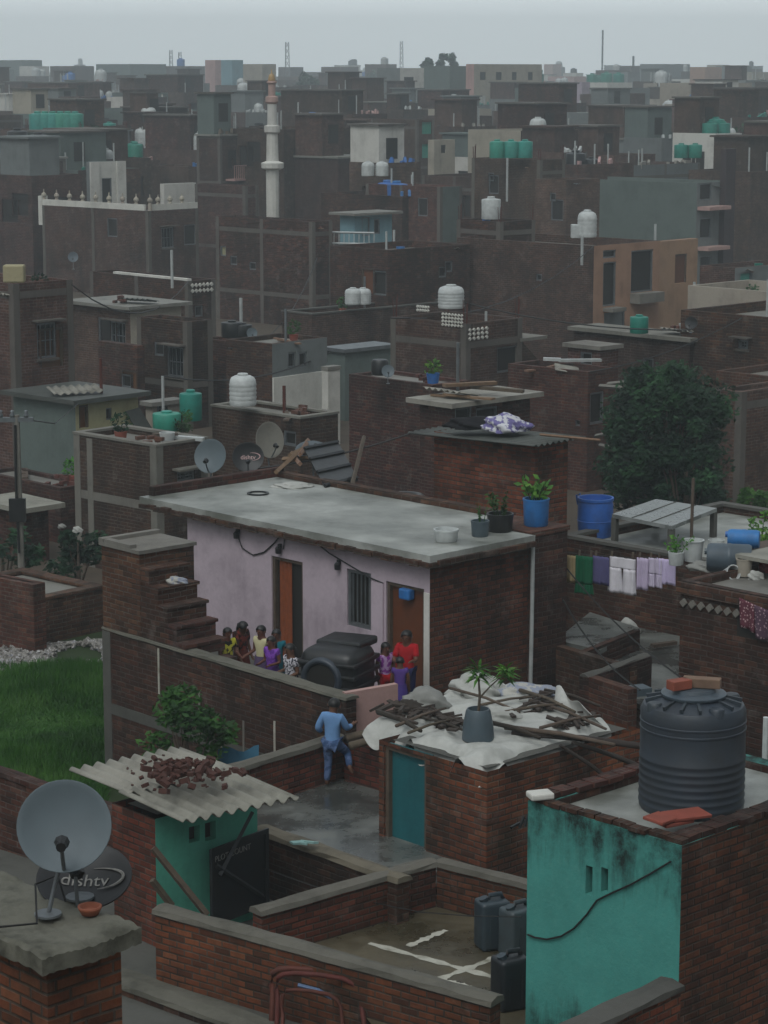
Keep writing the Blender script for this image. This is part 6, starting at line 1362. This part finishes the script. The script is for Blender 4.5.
# generated rows: bare brick cubes of every height, near to far, kept only where they show
R_ = random.Random(2024)
adj = {'brick_brown':'brown brick','brick_rose':'rosy brick','brick_far':'bare brick','brick_dark':'dark brick','brick_pale':'pale brick','greyw':'grey rendered','greyg':'greenish','cream':'cream painted','white':'whitewashed','pinkw':'rose painted','blue':'pale blue','orange':'apricot'}
mats = ['brick_far']*9+['brick_dark']*6+['brick_pale']*3+['brick_brown']*4+['brick_rose']*3+['greyw']*3+['greyg']*3+['cream']+['cream','white','white','greyw']
nfar = 0; seen = {}
D = 131.0
PROT = [(560,736,290,131),(470,566,240,125.9),(254,294,206,150),(84,126,200,140),(160,197,202,138),(428,456,172,170),(0,130,150,165),(362,392,178,129),(674,704,160,140)]
roofs = []
while D < 960:
    step = D*.045; wpx = 0
    halfw = (384+30)/FPX*D*1.01
    sky_ = np.full(768, 1024.0)
    for De, e0, e1, yy in SKYLINE:
        if De < D: sky_[e0:e1] = np.minimum(sky_[e0:e1], yy)
    x = -halfw+R_.uniform(-6,2)
    while x < halfw:
        wd = R_.uniform(3.4,7.2)*(1 if D < 350 else 1.2)
        Y = D+R_.uniform(-.4,.4)*step
        ylo, yhi = (152,200) if D < 150 else (126,172) if D < 185 else (108,146) if D < 240 else (92,122) if D < 330 else (80,104) if D < 520 else (74,92)
        py_ = R_.uniform(ylo,yhi)
        if D > 520 and R_.random() < .17: py_ = R_.uniform(64,77)
        P_ = atD(384, py_, Y); hgt = max(2.5, P_.z-GZ)
        px_, py_ = proj((x, Y, GZ+hgt)); dp = FPX/Y
        L_, A_ = wd*R_.uniform(.6,1.3), wd*R_.uniform(.5,1.1)
        xl_, xr_ = px_-L_*.7*dp, px_+A_*.7*dp
        c0, c1 = max(0,int(xl_)), min(767,int(xr_))
        if any(D < q[3]+4 and xl_ < q[1] and xr_ > q[0] and py_ < q[2] for q in PROT): x += wd*.6; continue
        vis = sum(1 for c in range(c0, c1+1) if py_ < sky_[c]-1.5)
        if c1 > c0 and vis >= max(3, .1*(c1-c0)) and nfar < 290:
            mt = R_.choice(mats if D < 260 else mats+['greyw','greyg','cream','white','white','pinkw','greyw','greyw']); nm = adj[mt]; fl = 'low' if hgt < 6 else 'mid-height' if hgt < 9 else 'tall'
            wn_ = []
            if D < 420:
                for f in ('L','R'):
                    xa, xb = (xl_, px_) if f == 'L' else (px_, xr_)
                    if R_.random() < .8 and xb-xa > 8:
                        for kk in range(R_.choice([1,2,2,3])):
                            u = R_.uniform(.15,.6); hh = 1.2*dp; yy = py_+R_.uniform(.9,1.6)*dp
                            wn_.append((f, xa+(xb-xa)*u, yy+abs(xa+(xb-xa)*u-px_)*-.05, xa+(xb-xa)*u+max(1.5,.9*dp), yy+hh, 'opening'))
            dist = 'nearer' if D < 200 else 'farther' if D < 330 else 'distant' if D < 600 else 'horizon'
            lab = f'{fl} {nm} {dist} house {where(px_)}'
            side = wall = None
            wall = getattr(M, mt); side = getattr(M, R_.choice(mats)) if R_.random() < .2 and D < 400 else None
            extra = ''
            tank_here = R_.random() < .45
            tm, tn = R_.choice([('tankw','white'),('tankw','white'),('tankg','green'),('black','black'),('bluep','blue')])
            if tank_here: lab = f'{fl} {nm} {dist} house with {tn} tank {where(px_)}'
            h_ = house(lab, px_, py_, Y, xl_, xr_, wall=wall, wallR=side, par=R_.choice([.3,.6,.8]), frame=(D < 300 and R_.random() < .35 and mt.startswith('brick')), wins=wn_, simple=True, r=R_.gauss(0,5), group='far houses fading in the haze', slab=(R_.random() < .15))
            nfar += 1
            if tank_here:
                for q in range(R_.choice([1,1,2,3])):
                    tx, ty = h_.a*R_.uniform(.2,.8), h_.b*R_.uniform(.1,.5); base = Vector((h_.P.x,h_.P.y,0))+h_.R*tx+h_.L*ty
                    tank('white' if tm == 'tankw' else 'plain', tm, (base.x,base.y,h_.zr), R_.uniform(.9,1.3)*(1 if D < 350 else 1.5), f'{tn} tank on {dist} roof {where(px_)}', 'far water tanks', R_.uniform(.9,1.3))
            if D < 420 and py_ > 92 and R_.random() < .4:      # a half finished upper storey set back on the roof
                b = MB(); x1_, y0_ = h_.a*R_.uniform(.45,.8), h_.b*R_.uniform(.15,.4); hh_ = R_.choice([2.4,2.7,2.6]) if py_ > 110 else 2.2; b.box(.05,y0_,h_.zr,x1_,h_.b-.05,h_.zr+hh_); us = b.build('upper_storey', getattr(M,R_.choice(mats)), h_.root)
                b = MB(); b.box(-.1,y0_-.15,h_.zr+hh_+.002,x1_+.15,h_.b+.1,h_.zr+hh_+.12); b.build('slab', M.conc_mid, us)
                b = MB(); b.box(x1_*.3,y0_-.03,h_.zr+.8,x1_*.3+.9,y0_+.02,h_.zr+2.0); b.build('window', M.dark, us)
            elif D < 500 and R_.random() < .4:
                # stair head room on the roof
                b = MB(); tx, ty = h_.a*.3, h_.b*.35; b.box(tx,ty,h_.zr,tx+2.2,ty+2.6,h_.zr+2.3); b.box(tx-.2,ty-.2,h_.zr+2.3,tx+2.4,ty+2.8,h_.zr+2.42); b.build('stair_room', getattr(M,R_.choice(mats)), h_.root)
            if D < 330 and R_.random() < .35:      # railed balcony on the right hand face
                b = MB(); zz = h_.zr-2.9; x0, x1 = h_.a*.2, h_.a*.8
                if zz > 1.5:
                    b.box(x0,-.8,zz-.12,x1,-.002,zz); b.box(x0,-.8,zz+.85,x1,-.75,zz+.9)
                    for q in range(9): b.box(x0+(x1-x0)*q/8-.02,-.79,zz,x0+(x1-x0)*q/8+.02,-.76,zz+.85)
                    b.build('balcony', R_.choice([M.conc,M.white,M.pinkw,M.tankt]), h_.root)
            if D < 420 and R_.random() < .5:       # washing and lumber along the parapet
                b = MB()
                for q in range(R_.randint(3,8)):
                    tx = h_.a*R_.uniform(.05,.95); b.obox((tx,R_.uniform(.1,.5),h_.z1+.1*R_.random()), R_.uniform(.2,.9),.15,R_.uniform(.15,.5),0,R_.gauss(0,.3),R_.random())
                o_ = b.build('rooftop_junk', R_.choice([M.tin,M.tankw,M.wood,M.bluep,M.tankg,M.pinkw]), h_.root); o_['kind'] = 'stuff'
            if D < 500 and R_.random() < .4:
                b = MB()
                for q in range(3): 
                    tx, ty = h_.a*R_.random(), h_.b*R_.random()*.4; b = MB(); b.tube([(tx,ty,h_.zr),(tx,ty,h_.z1+R_.uniform(.8,1.8))], .05*max(1,D/250), 4); b.build('roof_post', M.pvc, h_.root)
        x += wd*R_.uniform(.75,1.5)
    D += step*R_.uniform(.7,1.3)
# masts on the horizon
def mast(px_, ytop, yb, D, w_, label, lattice=True):
    p = atD(px_, yb, D); zt = atD(px_, ytop, D).z; root = thing('radio_mast', label, 'mast', (p.x,p.y,GZ), 0, 'masts on the horizon'); h_ = zt-GZ; b = MB()
    if lattice:
        for k in range(3): b.tube([(w_*math.cos(k*2.09),w_*math.sin(k*2.09),0),(w_*.55*math.cos(k*2.09),w_*.55*math.sin(k*2.09),h_)], w_*.16, 4)
        n_ = int(h_/w_/1.6)
        for i in range(n_):
            s0, s1 = 1-.45*i/n_, 1-.45*(i+1)/n_
            for k in range(3): a0, a1 = k*2.09, (k+1)*2.09; b.tube([(w_*s0*math.cos(a0),w_*s0*math.sin(a0),h_*i/n_),(w_*s1*math.cos(a1),w_*s1*math.sin(a1),h_*(i+1)/n_)], w_*.09, 3)
    else: b.tube([(0,0,0),(0,0,h_)], w_, 5)
    b.build('lattice', M.metal, root)
mast(287,42,80,600,.9,'lattice mast right of the minaret')
mast(401,41,80,650,.8,'lattice mast above the white block at centre')
mast(602,30,80,700,.28,'thin tall mast right of centre',False)
mast(633,56,80,620,.3,'short thin mast near the right grey block',False)
mast(171,50,80,640,.8,'left lattice mast of the pair left of the minaret'); mast(180,52,80,640,.8,'right lattice mast of the pair left of the minaret')
# trees on the horizon
for (x, yt, D_, w_, lab, sd) in [(430,53,420,4.0,'left round tree crown of the pair on the centre horizon',91),(447,51,420,4.4,'right round tree crown of the pair on the centre horizon',92)]:
    p = atD(x, 80, D_); zt = atD(x, yt, D_).z; tree(lab, (p.x,p.y,GZ), zt-GZ, w_, 1500, .35, M.leafd, sd, .62, 'far_tree', None, 9)
for (x, yt, D_, w_, lab, sd) in [(742,128,190,8,'far green tree crown at the right behind the houses',93),(757,100,230,9,'distant tree at the right edge',94),(92,122,170,3.5,'pale far tree behind the teal tanks row',95),(40,88,330,9,'distant tree among the houses at the left',96)]:
    p = atD(x, 150, D_); zt = atD(x, yt, D_).z; tree(lab, (p.x,p.y,GZ), zt-GZ, w_, 2200, .25, M.leafd, sd, .4, 'far_tree', None, 12)
for i in range(6): tank('plain','tankt', atD(38+i*7.5,133,166), 1.15, f'teal tank number of the long row at the left', 'teal tanks in the long row at the left', 1.2)['label'] = 'teal tank in the long row on the brick house'

for i in range(16):
    x = R_.uniform(0,768); D_ = R_.uniform(420,880); p = atD(x, 84, D_); zt = atD(x, R_.uniform(66,76), D_).z
    tree(f'hazy skyline tree {where(x)}', (p.x,p.y,GZ), zt-GZ, R_.uniform(5,10), 500, .5, M.leafd, 300+i, .5, 'far_tree', 'hazy trees on the skyline', 7)
# tell look-alikes apart by their order across the picture
ords = ['leftmost','second','third','fourth','fifth','sixth','seventh','eighth','ninth','tenth','eleventh','twelfth','thirteenth','fourteenth']
by = {}
for o in list(COL.objects):
    if o.parent is None and o.get('group') in ('far houses fading in the haze','far water tanks','hazy trees on the skyline','teal tanks in the long row at the left','clothes pegs','pegs on the clothes line','pale offcuts piled on the lilac roof'): by.setdefault((o['label'],o['group']), []).append(o)
for (lb, g_), os_ in by.items():
    if len(os_) < 2: continue
    os_.sort(key=lambda o: o.location.x/max(1,o.location.y))
    for k, o in enumerate(os_): o['label'] = ' '.join((f'{ords[k]} from left,' if k else 'leftmost').split()+lb.split())
for h in HOUSES: h.label = h.root['label']
# ================================================================ odds and ends left on the mid distance roofs
ck = random.Random(404)
def rubble_piece(kind):
    b = MB()
    if kind == 'brick_stack':
        for k in range(ck.randint(5,10)): b.obox((ck.gauss(0,.18),ck.gauss(0,.14),.05+.09*ck.randint(0,2)), .23,.11,.08,0,0,ck.gauss(0,.5))
        return b.build('brick_stack', M.oldbrick)
    if kind == 'roof_plank': b.obox((0,0,.06), ck.uniform(1,2),.16,.05,0,.03,0); b.obox((.1,.12,.1), ck.uniform(.7,1.4),.1,.05,0,-.03,.25); return b.build('roof_plank', ck.choice([M.wood,M.woodp]))
    if kind == 'tin_strip': b.grid(lambda u, v: (u*1.4-.7, v*.7-.35, .08+.03*math.sin(u*40)+.12*v), 40, 3, .01); return b.build('tin_strip', ck.choice([M.tin,M.metal,M.tindark]), smooth=True)
    if kind == 'bucket': b.lathe([(0,0),(.14,0),(.19,.34),(.17,.34),(.12,.03),(0,.03)],14,cap=False); return b.build('bucket', ck.choice([M.bluep,M.tankw,M.tankg]), smooth='auto')
    if kind == 'vent_pipe': b.tube([(0,0,0),(0,0,ck.uniform(.8,1.6)),], .045, 6); return b.build('vent_pipe', ck.choice([M.pvc,M.metal,M.rust]))
    if kind == 'flower_pot':
        b.lathe([(0,0),(.12,0),(.16,.25),(.14,.25),(0,.22)],12,cap=False); o = b.build('flower_pot', M.clay, smooth='auto'); q = MB(); leaves(q,(0,0,.48),.26,90,.07,ck); q.build('plant', ck.choice([M.leafm,M.leafl,M.leafd]), o); return o
words = {'brick_stack':('small stack of bricks','bricks'),'roof_plank':('loose planks','planks'),'tin_strip':('bent tin sheet','tin sheet'),'bucket':('bucket','bucket'),'vent_pipe':('upright pipe','pipe'),'flower_pot':('potted plant','flower pot')}
for h in list(HOUSES):
    if h.P.y < 50 or h.P.y > 130 or h.root.get('group') or h.a*h.b < 3: continue
    kinds = ck.sample(list(words), 3 if h.P.y < 100 else 2)
    for kd in kinds:
        if ck.random() < .2: continue
        edge = ck.random() < .6
        tx, ty = (h.a*ck.uniform(.15,.85), ck.uniform(.35,.8)) if edge else (ck.uniform(.35,.8), h.b*ck.uniform(.1,.8))
        p = Vector((h.P.x,h.P.y,0))+h.R*min(tx,h.a-.3)+h.L*min(ty,h.b-.3)
        o = rubble_piece(kd); o.location = (p.x,p.y,h.zr+.002); o.rotation_euler.z = ck.random()*3
        if h.zr < h.z1-.2: o.location.z = h.zr+.002; 
        w_, c_ = words[kd]; lb = (w_+' on the roof of the '+h.label).split()
        tag(o, ' '.join(lb[:16]), c_, w_+' on the roofs')

# black service wires sagging from roof to roof
for i, (x0,y0,D0,x1,y1,D1,lab) in enumerate([(163,376,66,330,352,78,'sagging black wire from the teal tanks to the grey green shed'),(239,470,45,420,430,45,'black wire sagging behind the dishes of the lilac house'),(391,318,72,594,246,95,'long wire from the stepped stair house to the broad brick house'),(455,300,73,690,330,71,'wire from the pierced parapet to the flat slab behind the tree'),(72,285,66,188,282,95,'wire from the tall bare brick house to the long low house'),(560,560,39,700,690,34,'thin wire crossing the terraces below the washing'),(563,600,38,640,690,33,'second thin wire crossing the terraces below the washing'),(228,348,75,320,250,112,'wire rising from the white house to the mauve house'),(590,372,66,742,318,70,'wire crossing above the big tree')]):
    p0, p1 = atD(x0,y0,D0), atD(x1,y1,D1); sag = (p1-p0).length*.035; b = MB(); b.tube([p0.lerp(p1,t)-Vector((0,0,4*sag*t*(1-t))) for t in [k/8 for k in range(9)]], .012+.00012*max(D0,D1), 4)
    tag(b.build('service_wire', M.wire), lab, 'wire', 'wires between the roofs')
